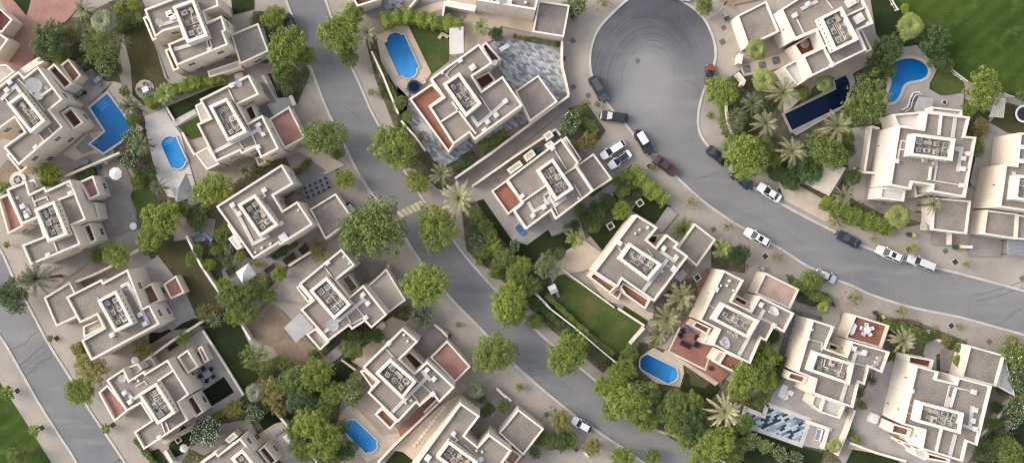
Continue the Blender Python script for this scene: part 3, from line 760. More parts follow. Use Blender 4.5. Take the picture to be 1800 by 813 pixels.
TE, GA, AN = 'terrace', 'garage', 'annex'
villa('corner villa with a solar panel roof and dark red terrace beside the pink paved court', Z20,
      [(-160,330),(-20,385),(100,470),(-60,690),(-220,620)], 3.9, None,
      low=[(TE,[(-70,80),(15,110),(150,235),(20,395),(-130,310)],3.4,.7,'tile_brown')], win=None)
villa('villa with a cream plant box right beside the L-shaped blue pool', Z1,
      [(-70,295),(110,155),(145,192),(230,125),(320,248),(380,328),(302,392),(382,495),(112,728),(20,617),(145,525),(88,440),(-70,550)],
      plant=[(40,352),(135,283),(275,458),(183,533)],
      low=[(TE,[(285,145),(328,108),(440,232),(388,270)],4.4,.8,'tile_brown'),(TE,[(365,410),(428,370),(507,470),(445,512)],4.4,.8,'tile_brown'),
           (TE,[(365,120),(415,80),(493,182),(440,235)],3.0,.3,'tile_red'),(TE,[(35,660),(100,640),(165,740),(125,775)],3.4,.6,'tile_red'),
           (AN,[(-60,120),(40,115),(90,160),(-60,270)],3.6,.2,'roof_beige')],
      divider=[[(220,325),(320,253)]],
      ducts=[[(5,330),(95,245),(125,285)]], pipes=[[(105,200),(175,270),(270,395)],[(290,500),(325,545)],[(235,540),(265,575),(220,620)],[(20,310),(70,370)]],
      boxes=[(55,222),(38,270),(215,618)], dishes=[(205,240,1.25),(228,305,.7),(268,255,.35)])
villa('villa with a red front terrace and cream parasol yard, below the L-shaped pool', Z2,
      [(37,182),(158,132),(180,208),(270,165),(280,188),(425,122),(522,365),(440,398),(490,515),(185,642),(132,520),(262,468),(225,355),(130,395)],
      plant=[(205,302),(328,250),(412,455),(290,505)],
      low=[(TE,[(478,135),(565,97),(607,215),(540,247)],4.4,.8,'tile_pink'),(TE,[(495,405),(547,383),(588,492),(545,514)],4.4,.8,'tile_brown'),
           (TE,[(-15,235),(50,205),(142,405),(48,455)],4.2,.8,'tile_pink'),(AN,[(150,140),(205,118),(232,165),(178,200)],5.2,.2,'roof_beige'),
           ('porch',[(520,270),(585,262),(608,360),(530,380)],3.2,.2,'roof_white')],
      divider=[[(350,245),(460,205)]],
      ducts=[[(155,280),(185,340)]], pipes=[[(205,255),(280,225),(290,250)],[(325,500),(345,555)],[(185,210),(215,285)]],
      boxes=[(133,285),(160,343),(150,320,.5),(290,580),(425,205)], dishes=[(418,155,.6),(92,230,.3)])
villa('villa with a garage touching a palm and a red tiled lean-to by the dry lawn', Z3,
      [(137,245),(325,150),(334,167),(463,97),(542,303),(578,285),(632,387),(270,580),(217,473),(335,408),(300,340),(210,382)],
      plant=[(300,262),(402,208),(492,385),(395,432)],
      low=[(TE,[(515,210),(590,170),(637,265),(548,303)],4.4,.8,'tile_red'),(GA,[(20,248),(158,165),(240,330),(85,400)],3.7,.35,'roof'),
           ('lean_to',[(650,178),(718,130),(764,222),(690,256)],2.6,.06,'tile_red'),(TE,[(225,400),(345,345),(330,410),(230,460)],2.6,.5,'roof_beige')],
      ducts=[[(425,190),(465,172),(575,390)]], pipes=[[(300,245),(320,265)]], boxes=[(527,337),(552,386),(378,445),(442,250,.6)], win='big')
villa('villa with a pink front terrace and black square of turf behind', Z4,
      [(85,345),(183,280),(215,345),(300,290),(306,306),(432,228),(555,425),(495,470),(550,572),(298,738),(240,638),(340,572),(280,478),(198,522)],
      plant=[(262,425),(368,358),(478,530),(375,598)],
      low=[(TE,[(40,415),(92,370),(210,515),(130,582)],4.2,.8,'tile_pink'),(TE,[(485,215),(545,172),(607,270),(545,310)],4.4,.8,'roof_beige'),
           (TE,[(530,455),(575,425),(637,525),(590,557)],4.4,.8,'tile_brown'),(AN,[(180,280),(265,250),(290,285),(215,345)],5.2,.2,'roof_beige'),
           ('lean_to',[(600,165),(625,150),(668,235),(640,250)],2.6,.06,'tile_red')],
      divider=[[(375,350),(465,290)]],
      ducts=[[(200,405),(235,455),(290,420)]], pipes=[[(250,380),(300,350),(315,370)],[(395,585),(415,640)],[(420,580),(440,630)]],
      boxes=[(187,418),(218,468),(385,668),(250,335,.4),(265,350,.4)], dishes=[(168,340,.65)])
villa('villa above the long hedge with a grey garage roof by the street trees', Z5,
      [(115,57),(300,-14),(555,-30),(568,38),(478,72),(500,132),(585,95),(614,185),(596,195),(625,272),(312,400),(258,268),(352,228),(330,165),(232,190),(180,228)],
      plant=[(285,40),(415,-8),(502,218),(375,264)],
      low=[(TE,[(106,107),(132,95),(212,225),(165,250)],4.2,.8,'tile_red'),(TE,[(240,305),(270,290),(330,418),(292,432)],4.2,.8,'tile_red'),
           (GA,[(640,210),(808,140),(872,312),(697,392)],3.7,.35,'roof'),('awning',[(498,432),(690,368),(708,412),(512,472)],2.4,.05,'roof_beige')],
      ducts=[[(205,155),(320,120)],[(295,303),(430,262)]], pipes=[[(475,120),(505,230),(530,295)],[(490,235),(505,290)]],
      boxes=[(265,82,1.1),(285,102,1.1),(512,300)], dishes=[(198,132,.6),(300,290,.35)])
villa('villa with a red garage deck and small green lawns by the small arched pool', Z6,
      [(105,258),(405,108),(468,228),(340,288),(400,402),(487,352),(588,557),(477,615),(450,548),(360,590),(350,572),(205,638),(88,408),(168,372)],
      plant=[(160,298),(272,247),(395,455),(275,515)],
      low=[(GA,[(525,378),(650,300),(747,490),(620,560)],3.8,.55,'tile_pink'),(TE,[(372,310),(425,282),(462,370),(412,398)],4.4,.9,'tile_brown'),
           (AN,[(78,295),(125,270),(178,375),(115,402)],4.2,.06,'roof_beige'),(AN,[(75,587),(155,545),(228,652),(150,688)],4.0,.06,'roof_beige'),
           (AN,[(440,612),(492,600),(512,640),(465,662)],3.0,.1,'roof')],
      ducts=[[(190,580),(468,440),(445,408)],[(455,440),(492,470)]], pipes=[[(278,190),(330,300),(400,420),(455,545)],[(345,515),(375,560),(445,535)]],
      boxes=[(465,410,.7),(492,470,.7),(300,172),(460,548)], dishes=[(338,160,.6)])
villa('villa with a timber lattice court and wide grey garage under the big street tree', Z7,
      [(58,307),(405,85),(468,188),(363,250),(410,328),(487,280),(570,402),(395,512),(388,502),(255,585)],
      plant=[(170,297),(265,243),(388,405),(288,470)],
      low=[(TE,[(118,405),(160,390),(214,482),(178,502)],4.6,.7,'tile_pink'),(GA,[(552,322),(690,238),(785,375),(635,482)],3.8,.4,'roof'),
           ('balcony',[(122,478),(150,458),(200,520),(170,538)],3.0,.1,'roof_white')],
      ducts=[[(140,300),(175,350),(255,505),(340,460)]], pipes=[[(325,300),(350,330),(395,395)],[(300,225),(318,250),(300,265)],[(335,340),(365,370)]],
      boxes=[(312,222),(400,398),(412,470,1.4),(145,300),(178,347),(493,327,.4),(265,548,.4),(300,525,.4),(345,505,.4)], win='big')
villa('villa with a beige garage deck and corrugated canopy beside the sandy yard', Z8,
      [(157,305),(415,92),(497,192),(385,282),(465,382),(548,312),(693,493),(597,577),(557,535),(478,585),(460,562),(335,655),(165,462),(240,405)],
      plant=[(218,347),(325,262),(474,432),(370,524)],
      low=[(GA,[(572,318),(688,212),(807,405),(705,482)],3.9,.5,'roof_beige'),(TE,[(138,327),(162,313),(240,405),(212,420)],4.2,.7,'roof_beige'),
           (TE,[(200,612),(258,573),(340,660),(285,710)],4.2,.7,'roof_beige'),(TE,[(408,275),(460,243),(522,330),(470,367)],3.6,.7,'roof')],
      ducts=[[(305,605),(555,400)],[(530,380),(580,430)]], pipes=[[(310,200),(385,300),(490,430),(560,515)],[(440,490),(475,550),(555,505)]],
      boxes=[(545,372),(575,425),(328,178),(562,512),(430,140,.4),(462,182,.4)], dishes=[(358,558,1.05)])
villa('villa with a brick red garage deck, above the blue pool with curved steps', Z9,
      [(128,330),(372,90),(468,172),(357,280),(443,362),(522,292),(690,450),(595,545),(558,497),(475,568),(455,545),(345,663),(158,482),(222,415)],
      plant=[(205,365),(298,275),(458,415),(370,524)],
      low=[(GA,[(538,268),(643,165),(787,325),(690,422)],3.9,.5,'patio_pink'),(TE,[(373,262),(415,226),(505,310),(452,355)],4.4,.9,'tile_brown'),
           (TE,[(203,615),(250,573),(340,660),(295,707)],4.2,.7,'tile_red'),(TE,[(112,352),(137,342),(228,415),(185,455)],2.2,.3,'tile_pink')],
      ducts=[[(305,605),(525,385),(485,345)],[(500,365),(545,410)]], pipes=[[(265,210),(350,300),(450,400),(555,490)],[(430,490),(475,545),(545,485)]],
      boxes=[(520,345),(562,400),(555,490),(287,183),(380,130,.45),(402,170,.4),(390,545,.35),(425,530,.35)], win='slit')
villa('villa cut by the photo bottom edge, with a brown terrace and white solar water frame', Z21,
      [(100,740),(355,562),(378,592),(615,412),(745,580),(720,600),(860,790),(900,1000),(300,1000)],
      plant=[(510,628),(638,530),(790,720),(660,820)],
      low=[(TE,[(795,545),(868,487),(1005,655),(930,715)],4.4,.8,'tile_brown'),(AN,[(448,435),(545,350),(592,400),(497,472)],2.8,.06,'roof_beige')], win='big')
villa('villa with a lattice roofed court and gravel garage beside the stepping stone path', Z10,
      [(60,880),(378,447),(497,528),(405,648),(482,712),(552,637),(690,735),(560,920),(300,1000)],
      plant=[(228,777),(305,675),(485,805),(400,905)],
      low=[(GA,[(610,630),(730,485),(887,605),(760,767)],3.8,.4,'roof'),(TE,[(640,800),(692,725),(752,768),(700,835)],2.6,.4,'tile_pink')],
      pipes=[[(340,650),(360,670),(330,690)],[(400,700),(490,780)],[(380,715),(470,795)]], boxes=[(337,635),(180,782,1.1),(500,793),(475,740,.4),(510,745,.4)], win='slit')
villa('long villa at the top edge with a gravel garage beside the row of clipped bushes', Z19,
      [(1012,-90),(1490,-60),(1465,77),(1135,22),(1015,3)],
      low=[(GA,[(1485,3),(1722,38),(1677,280),(1440,242)],3.8,.4,'roof')],
      divider=[[(1135,20),(1140,-60)]], ducts=[[(1160,0),(1230,8)]], boxes=[(1265,12,.9),(1388,18,.5)], dishes=[(1215,8,.8)], win='slit')
villa('corner of a villa at the top edge beside the builders rubble', Z19,
      [(62,-100),(92,2),(118,52),(272,4),(300,-100)], 4.2, low=(), win=None, roof='tile_brown')
villa('villa with an L-shaped red terrace in the middle of blue slate paving', Z11,
      [(168,265),(425,80),(500,182),(393,252),(440,328),(550,250),(657,405),(402,588),(375,552),(290,612),(162,412),(238,362)],
      plant=[(235,292),(322,230),(440,395),(355,465)],
      low=[(TE,[(57,370),(178,290),(245,357),(170,412),(300,608),(265,655)],4.2,.75,'tile_red'),(TE,[(436,92),(463,70),(543,162),(497,190)],4.4,.8,'tile_brown'),
           (TE,[(398,264),(478,225),(517,277),(440,328)],4.2,.8,'tile_brown'),(GA,[(615,330),(738,245),(842,385),(695,492)],3.8,.4,'roof')],
      divider=[[(222,492),(320,430)],[(284,388),(410,555)],[(340,420),(412,370)]],
      ducts=[[(385,460),(420,510),(565,385)],[(505,435),(518,455)],[(450,475),(470,492)]], pipes=[[(250,250),(262,225),(325,170)],[(430,355),(490,445)],[(240,235),(268,262)]],
      boxes=[(565,383),(517,457),(471,492),(325,168),(392,205,1.1),(232,235,.4),(455,535)], dishes=[(505,176,.5)], win='slit')
villa('villa with a square orange-red terrace facing the big pale palm', Z12,
      [(180,375),(470,158),(562,288),(550,305),(640,437),(442,587),(415,542),(285,639),(217,540),(262,498)],
      plant=[(338,325),(425,262),(537,425),(442,490)],
      low=[(TE,[(100,435),(180,378),(270,495),(190,562)],4.4,.6,'tile_red'),(GA,[(548,302),(640,237),(740,373),(638,440)],4.6,.4,'roof'),
           (TE,[(478,160),(496,147),(578,270),(558,290)],4.2,.8,'tile_red'),(AN,[(183,322),(250,275),(270,300),(205,347)],3.0,.06,'roof_beige'),
           (AN,[(270,250),(315,215),(337,245),(290,282)],3.0,.06,'roof_beige'),(AN,[(373,142),(410,115),(432,145),(395,172)],3.0,.06,'roof_beige'),
           (AN,[(383,190),(415,170),(432,185),(400,212)],2.8,.06,'roof_beige')],
      divider=[[(265,492),(400,400)],[(488,345),(552,305)],[(550,305),(640,437)],[(395,402),(490,345)]],
      ducts=[[(295,495),(325,545),(400,500),(380,480)],[(400,470),(440,510),(495,470)]], pipes=[[(375,460),(400,440),(450,560)],[(430,215),(495,320)],[(535,400),(580,475)],[(375,465),(390,485)]],
      boxes=[(263,463),(320,565),(378,522),(423,210),(560,475,.4)], win='slit')
villa('villa with stepped red terraces overlooking the large green lawn', Z13,
      [(150,440),(412,92),(542,172),(477,248),(530,290),(595,212),(670,268),(650,292),(727,345),(520,622),(325,487),(297,534)],
      plant=[(300,362),(372,265),(567,395),(482,497)],
      low=[(TE,[(120,472),(150,440),(292,532),(250,572)],4.4,.7,'tile_red'),(TE,[(310,532),(330,503),(498,612),(465,668),(340,580)],4.4,.7,'tile_red'),
           ('lean_to',[(255,580),(290,535),(327,556),(300,612)],2.6,.06,'tile_red'),(GA,[(655,300),(765,145),(895,245),(778,408)],3.7,.35,'roof'),
           (TE,[(470,250),(500,215),(550,215),(530,292)],3.4,.6,'tile_brown')],
      ducts=[[(450,560),(600,365)],[(560,315),(650,380)]], pipes=[[(455,310),(520,365),(630,420)],[(290,285),(320,315)],[(340,265),(345,290)],[(475,300),(505,340),(480,350)]],
      boxes=[(578,298),(652,353),(640,425,1.1),(310,268),(480,172,.5),(432,185,.35),(405,208,.35),(568,438,.4)], win='slit')
villa('villa behind the large red paved patio, with a pink-beige garage deck', Z14,
      [(205,425),(352,118),(477,180),(405,308),(520,365),(572,275),(784,380),(722,499),(662,462),(612,552),(582,535),(515,689),(283,572),(325,482)],
      plant=[(285,420),(350,318),(572,425),(505,537)],
      low=[(GA,[(543,260),(605,133),(814,235),(757,357)],4.0,.5,'roof_pink'),(TE,[(158,460),(185,426),(280,470),(255,512)],4.4,.7,'tile_red'),
           (AN,[(220,562),(285,478),(345,490),(287,578)],4.0,.06,'roof_beige'),(TE,[(318,692),(365,613),(478,665),(437,750)],4.3,.6,'tile_red'),
           (AN,[(283,668),(325,603),(372,620),(330,692)],4.0,.06,'roof_beige'),(TE,[(407,300),(430,268),(508,310),(490,348)],4.0,.7,'tile_brown')],
      ducts=[[(445,640),(600,360)]], pipes=[[(255,325),(315,360)],[(470,360),(640,445)],[(565,400),(650,440)]],
      boxes=[(582,330),(310,235),(390,185,.45),(375,213,.4),(337,213,.35),(415,243,.35),(660,455)], dishes=[(357,560,1.05),(655,370,.95),(425,517,.6),(393,497,.5)], win='slit')
villa('villa beside the dark lap pool with an octagonal table terrace', Z15,
      [(318,50),(430,-20),(760,-20),(800,60),(824,128),(738,165),(787,272),(487,417),(437,308),(550,255),(510,165),(395,215)],
      plant=[(530,95),(650,35),(747,215),(612,280)],
      low=[(TE,[(388,245),(520,163),(560,255),(430,310)],4.4,.8,'tile_brown'),(TE,[(328,365),(437,306),(492,415),(405,470)],4.3,.6,'roof_white'),
           (GA,[(80,85),(240,5),(312,172),(140,252)],3.9,.4,'roof'),(TE,[(735,165),(762,158),(817,270),(785,288)],4.0,.7,'roof_white')],
      divider=[[(400,215),(550,150)],[(550,252),(605,350)],[(560,250),(610,230)],[(680,85),(775,40)]],
      ducts=[[(430,50),(520,5)],[(700,15),(745,5)]], pipes=[[(395,85),(445,185)],[(565,0),(600,45)]],
      boxes=[(397,82),(468,20,.8),(602,352),(745,100,1.7),(700,10,1.6),(795,125,.5)], win='slit', wall='wall_white')
villa('white walled villa beside the kidney pool with a broad gravel roof', Z16,
      [(240,180),(370,200),(385,108),(617,135),(592,237),(650,242),(592,562),(415,530),(418,497),(315,482),(305,520),(192,497)],
      plant=[(318,222),(540,250),(523,368),(298,340)],
      low=[(AN,[(208,122),(385,105),(372,205),(235,187)],5.2,.7,'roof_white'),(AN,[(150,505),(277,522),(268,582),(138,567)],4.6,.3,'roof_white'),
           (TE,[(412,82),(575,100),(577,137),(412,112)],4.5,.7,'roof_white'),(GA,[(425,560),(622,578),(600,754),(415,732)],3.8,.4,'roof'),
           (TE,[(315,482),(418,497),(412,535),(330,560)],3.6,.6,'roof_beige')],
      divider=[[(468,122),(457,232)],[(415,398),(405,470)]],
      ducts=[[(540,135),(525,245)],[(570,310),(553,425)],[(535,300),(582,305)]], pipes=[[(300,268),(250,260),(232,360)],[(290,310),(240,305),(228,360)],[(405,468),(575,497)],[(440,385),(425,470)],[(535,310),(615,330)]],
      boxes=[(583,355),(610,330),(230,368),(578,497),(582,410,.9)], dishes=[(382,362,.65),(437,378,.6),(540,118,.35)], win='slit', wall='wall_white')
villa('right edge villa with tall cream gable wall beside the narrow planted strip', Z16,
      [(880,218),(1030,232),(985,642),(770,612),(803,385),(862,390)],
      plant=[(865,440),(985,450),(965,590),(850,570)],
      low=[(GA,[(703,625),(870,645),(860,782),(685,754)],3.8,.4,'roof'),(GA,[(865,650),(1000,665),(980,790),(858,780)],3.8,.4,'roof')],
      ducts=[[(850,425),(838,520)]], boxes=[(887,368),(895,295)], dishes=[(845,545,.65)], win='slit')
villa('villa over the blue and black mosaic terrace with a red roof deck and table', Z17,
      [(333,372),(415,92),(532,130),(485,245),(594,285),(625,207),(824,263),(782,375),(715,345),(690,439),(662,425),(630,560),(413,482),(432,410)],
      plant=[(398,365),(432,262),(637,325),(610,439)],
      low=[(GA,[(588,192),(640,68),(822,125),(780,247)],4.2,.7,'tile_red'),(TE,[(278,405),(295,366),(390,395),(372,434)],4.4,.7,'tile_red'),
           (AN,[(362,467),(385,400),(440,410),(412,492)],4.2,.06,'roof_beige'),(TE,[(453,582),(477,503),(590,548),(558,617)],4.2,.7,'roof_white'),
           (AN,[(406,540),(425,488),(480,505),(453,582)],4.0,.3,'roof_beige'),(TE,[(493,247),(505,212),(562,235),(547,268)],4.0,.7,'tile_brown')],
      ducts=[[(565,530),(645,265)],[(640,262),(695,280)]], pipes=[[(395,195),(465,215),(460,260)],[(560,290),(630,320),(720,345)]],
      boxes=[(637,247),(692,268),(395,195,.5),(415,147,.35)], dishes=[(770,300,.55),(758,322,.5),(745,340,.45)], win='slit')
villa('bottom right villa with a long cream west wall and triangular grey lean-to roof', Z18,
      [(215,597),(293,262),(420,298),(408,338),(518,365),(530,328),(720,378),(637,717),(582,695),(555,807),(320,735),(340,630)],
      plant=[(318,467),(562,530),(542,650),(293,582)],
      low=[(TE,[(248,205),(392,230),(380,285),(245,252)],4.4,.7,'tile_brown'),(TE,[(146,642),(160,588),(268,620),(252,668)],4.4,.7,'tile_red'),
           (AN,[(255,668),(270,620),(345,630),(320,737)],4.0,.06,'roof_white'),(TE,[(352,792),(356,753),(485,790),(478,815)],4.3,.7,'tile_brown'),
           ('lean_to',[(182,690),(190,680),(284,715),(280,755)],2.6,.06,'tile_red'),(AN,[(275,725),(355,745),(345,800),(290,775)],3.6,.06,'roof_white'),
           (GA,[(548,330),(595,150),(794,205),(744,382)],4.0,.5,'roof'),('lean_to',[(748,380),(792,215),(850,435)],3.0,.06,'canvas_grey')],
      divider=[[(440,620),(408,755)],[(490,500),(520,395)]],
      ducts=[[(515,650),(482,775)],[(612,490),(595,610)],[(555,600),(630,625)],[(480,440),(465,500)]], pipes=[[(450,500),(480,375),(620,412)],[(485,500),(515,390),(570,400)],[(270,405),(245,480),(305,500)],[(235,525),(285,545)]],
      boxes=[(622,413),(630,515),(616,575),(630,622),(272,408,.7)], win='slit', wall='wall_white')
# ---------------------------------------------------------------- plants
LM = {
 'bright': leafmat('bright_leaves', L(0.168,0.231,0.042), L(0.305,0.351,0.076), L(0.108,0.158,0.034)),
 'lime':   leafmat('lime_leaves', L(0.193,0.268,0.032), L(0.320,0.388,0.051), L(0.134,0.194,0.027)),
 'mid':    leafmat('mid_leaves', L(0.120,0.172,0.045), L(0.227,0.283,0.074), L(0.082,0.117,0.034)),
 'dark':   leafmat('dark_leaves', L(0.067,0.107,0.038), L(0.133,0.190,0.065), L(0.045,0.069,0.027)),
 'grey':   leafmat('greyish_leaves', L(0.157,0.184,0.082), L(0.262,0.281,0.139), L(0.111,0.138,0.059)),
 'olive':  leafmat('olive_leaves', L(0.194,0.188,0.058), L(0.312,0.287,0.090), L(0.129,0.133,0.046)),
 'palm':   leafmat('palm_fronds', L(0.209,0.222,0.112), L(0.308,0.307,0.174), L(0.135,0.150,0.067)),
 'palm_pale': leafmat('pale_palm_fronds', L(0.333,0.339,0.192), L(0.452,0.437,0.264), L(0.226,0.234,0.121)),
 'palm_dark': leafmat('dark_palm_fronds', L(0.108,0.132,0.068), L(0.172,0.194,0.103), L(0.072,0.089,0.046)),
 'palm_green': leafmat('green_palm_fronds', L(0.172,0.222,0.068), L(0.272,0.315,0.109), L(0.114,0.157,0.048)),
 'fan':    leafmat('fan_palm_leaves', L(0.228,0.268,0.073), L(0.334,0.360,0.128), L(0.148,0.183,0.049)),
 'fan_grey': leafmat('grey_fan_leaves', L(0.180,0.207,0.117), L(0.269,0.292,0.180), L(0.117,0.143,0.074)),
}
M['blossom'] = plain('white_blossom', L(.70,.68,.60), .7)
M['blossom_red'] = plain('red_blossom', L(.40,.07,.08), .7)
M['dead'] = mat('dead_fronds', L(.28,.21,.13), L(.2,.15,.09), 1.5)

def leaf(m, c, nrm, size, r, mi=0):
    n = Vector(nrm).normalized(); t = n.orthogonal().normalized(); b = n.cross(t)
    a = r.uniform(0, math.tau); u = t*math.cos(a)+b*math.sin(a); v = n.cross(u)
    s = size*r.uniform(.7, 1.35); w = s*r.uniform(.5, .8)
    c = Vector(c)
    m.face([c-u*s*.5, c+v*w*.45-u*s*.06, c+u*s*.5-n*s*.12, c-v*w*.45+u*s*.02], mi)
def sphdir(r, zmin=-.35):
    z = r.uniform(zmin, 1); a = r.uniform(0, math.tau); q = math.sqrt(max(0, 1-z*z))
    return Vector((q*math.cos(a), q*math.sin(a), z))
def crown(seed, lobes, per, size, lr=(.22,.36), height=1.0, spread=.74, zbase=.85, jag=.2, flower=0):
    r = random.Random(seed); m, fl = MB(), MB(); lobes = int(lobes*2.9); per *= 2.0; lr = (lr[0]*.36, lr[1]*.5); size *= .84; f2, f3 = r.uniform(0,6), r.uniform(0,6)
    ga = math.pi*(3-math.sqrt(5)); ph = r.uniform(0, 6)
    ax, ay = 1, r.uniform(.82, 1.0)
    for i in range(lobes):
        q = math.sqrt((i+.5)/lobes)*spread*r.uniform(1-jag, 1+jag*.7); a = i*ga+ph+r.uniform(-.3,.3)
        q = min(q, .95)*(1+.11*math.sin(2*a+f2)+.09*math.sin(3*a+f3))
        l = r.uniform(*lr)*(1.08-.3*q)
        dome = math.sqrt(max(0, 1-(q/1.2)**2))
        c = Vector((q*math.cos(a)*ax, q*math.sin(a)*ay, zbase+(dome*.62-.12)*height+r.uniform(-.34,.14)*height))
        for k in range(int(per*(l/.3)**2)):
            d = sphdir(r, -.45); p = c+Vector((d.x, d.y, d.z*.8))*l*r.uniform(.72, 1.06)
            nn = (d*1.0+Vector((0,0,.5))+sphdir(r,-1)*.75)
            leaf(m, p, nn, size, r)
        if flower:
            for k in range(flower):
                d = sphdir(r, .15); p = c+Vector((d.x, d.y, d.z*.8))*l*1.08
                leaf(fl, p, Vector((0,0,1))+sphdir(r,-1)*.5, size*.85, r)
    return m, fl
def trunk(seed, top=.95, rad=.055):
    r = random.Random(seed); m = MB()
    m.tube((0,0,-.02), (.02,-.01,top*.5), rad, rad*.75, 7)
    for k in range(6):
        a = k*1.05+r.uniform(-.2,.2); q = r.uniform(.35,.62)
        mid = (q*.45*math.cos(a), q*.45*math.sin(a), top*.8)
        m.tube((.02,-.01,top*.48), mid, rad*.55, rad*.38, 5); m.tube(mid, (q*math.cos(a), q*math.sin(a), top+.25), rad*.38, rad*.12, 5)
    return m.mesh('trunk', M['bark'])
def palm_meshes(seed, nf, green, leaflets=20, droop=.55, width=.24, dead=4):
    r = random.Random(seed); m, d = MB(), MB()
    def frond(mb, a, ln, e0, dr, w):
        ca, sa = math.cos(a), math.sin(a)
        P = []
        for k in range(leaflets+1):
            t = k/leaflets
            x = ln*(t*math.cos(e0)*(1-.12*t)); z = ln*(t*math.sin(e0)-dr*t*t)
            P.append(Vector((x*ca, x*sa, z+1.0)))
        side = Vector((-sa, ca, 0))
        for k in range(leaflets):
            p, q = P[k], P[k+1]; t = (k+.5)/leaflets; dirv = (q-p).normalized()
            L0 = w*min(1, 1.1*math.sin(math.pi*(.10+.82*t))**.7)*r.uniform(.8,1.15)
            for s in (-1, 1):
                tip = p+side*s*L0*.8+dirv*L0*.62+Vector((0,0,r.uniform(.0,.10)-.05*t))*1.0+Vector((0,0,.06))*w
                wv = dirv*(ln/leaflets*.36)
                mb.face([p-wv*.9, p+wv*.9, tip+wv*.15, tip-wv*.2])
            mb.face([p-side*.008, q-side*.008, q+side*.008, p+side*.008])
    ga = 2.39996
    for i in range(nf):
        f = i/nf
        frond(m, i*ga+r.uniform(-.2,.2), r.uniform(.86,1.04)*(1-.35*(f > .8)*(f-.8)/.2), R(8+f*62), droop*(.55+.5*(1-f)), width*r.uniform(.85,1.1))
    for i in range(dead):
        frond(d, r.uniform(0, 6.28), r.uniform(.75,.95), R(-12), droop, width*.7)
    return m, d
def palm_trunk():
    m = MB(); 
    for k in range(5): m.tube((0,0,k*.2), (0,0,k*.2+.2), .07-.004*k, .06-.004*k, 8)
    m.cyl((0,0,.97), .06, .06, 8)
    return m.mesh('trunk', M['palm_bark'])
def fan_meshes(seed, n):
    r = random.Random(seed); m, d = MB(), MB()
    for i in range(n):
        f = i/n; a = i*2.39996+r.uniform(-.2,.2); e = R(-8+f*42); ln = r.uniform(.46,.6)*(1-.78*f)
        ax = Vector((math.cos(a)*math.cos(e), math.sin(a)*math.cos(e), math.sin(e))); side = Vector((-math.sin(a), math.cos(a), 0)); up = ax.cross(side)*-1
        o = Vector((0,0,1)); hub = o+ax*ln
        m.face([o-side*.01, o+side*.01, hub+side*.01, hub-side*.01])
        fr = r.uniform(.36,.46); ns = 13
        for k in range(ns):
            b = R(-105+210*(k+.5)/ns); dv = ax*math.cos(b)+side*math.sin(b)
            tip = hub+dv*fr*r.uniform(.85,1.1)+Vector((0,0,-.10*r.uniform(.5,1.5)))
            pv = dv.cross(up).normalized()*fr*.085
            mid = hub+dv*fr*.55
            m.face([hub, mid-pv, tip, mid+pv])
    return m, d

TM = {}      # kind -> list of (crown mesh, trunk mesh, extra mesh or None)
def reg(kind, leafm, seeds, extra=None, tr=None, **kw):
    TM[kind] = []
    for s in seeds:
        m, f = crown(s, **kw)
        TM[kind].append((m.mesh('crown', LM[leafm]), tr or trunk(s), f.mesh('blossoms', M[extra]) if extra else None))
reg('B', 'bright', (1,2,3,4), lobes=58, per=105, size=.078)
reg('M', 'mid', (5,6,7), lobes=58, per=105, size=.075)
reg('D', 'dark', (8,9,10), lobes=52, per=105, size=.08)
reg('K', 'mid', (31,32), lobes=64, per=120, size=.062, lr=(.16,.26), spread=.80, jag=.1)        # dense round
reg('L', 'lime', (11,12), lobes=40, per=105, size=.085, jag=.12)
reg('O', 'olive', (13,14), lobes=44, per=90, size=.085, jag=.3)
reg('G', 'grey', (15,16), lobes=46, per=100, size=.075)
reg('F', 'dark', (17,18), extra='blossom', lobes=44, per=105, size=.085, flower=2)
reg('FF', 'dark', (35,), extra='blossom', lobes=44, per=105, size=.085, flower=5)
reg('Q', 'mid', (33,34), extra='blossom', lobes=44, per=105, size=.085, flower=1)
reg('R', 'olive', (19,), extra='blossom_red', lobes=40, per=90, size=.09, flower=1)
reg('S', 'olive', (20,21,22), lobes=22, per=34, size=.12, jag=.5, lr=(.18,.34), spread=.8)
reg('V', 'bright', (23,24), lobes=20, per=60, size=.15, jag=.3)
PT = palm_trunk()
def regp(kind, leafm, seeds, fan=False, **kw):
    TM[kind] = []
    for s in seeds:
        m, d = fan_meshes(s, **kw) if fan else palm_meshes(s, **kw)
        TM[kind].append((m.mesh('crown', LM[leafm]), PT, d.mesh('dead_fronds', M['dead']) if d.v else None))
regp('P', 'palm', (1,2,3), nf=23, green=1, width=.115)
regp('PP', 'palm_pale', (4,), nf=36, green=1, width=.10, droop=.45)
regp('PD', 'palm_dark', (5,6), nf=26, green=1, width=.125, dead=3)
regp('PG', 'palm_green', (7,8), nf=17, green=1, width=.20, dead=1)
regp('Y', 'palm_green', (9,), nf=64, green=1, width=.10, droop=.38, leaflets=14, dead=0)
regp('W', 'fan', (1,2), fan=True, n=46)
regp('WG', 'fan_grey', (3,4), fan=True, n=46)

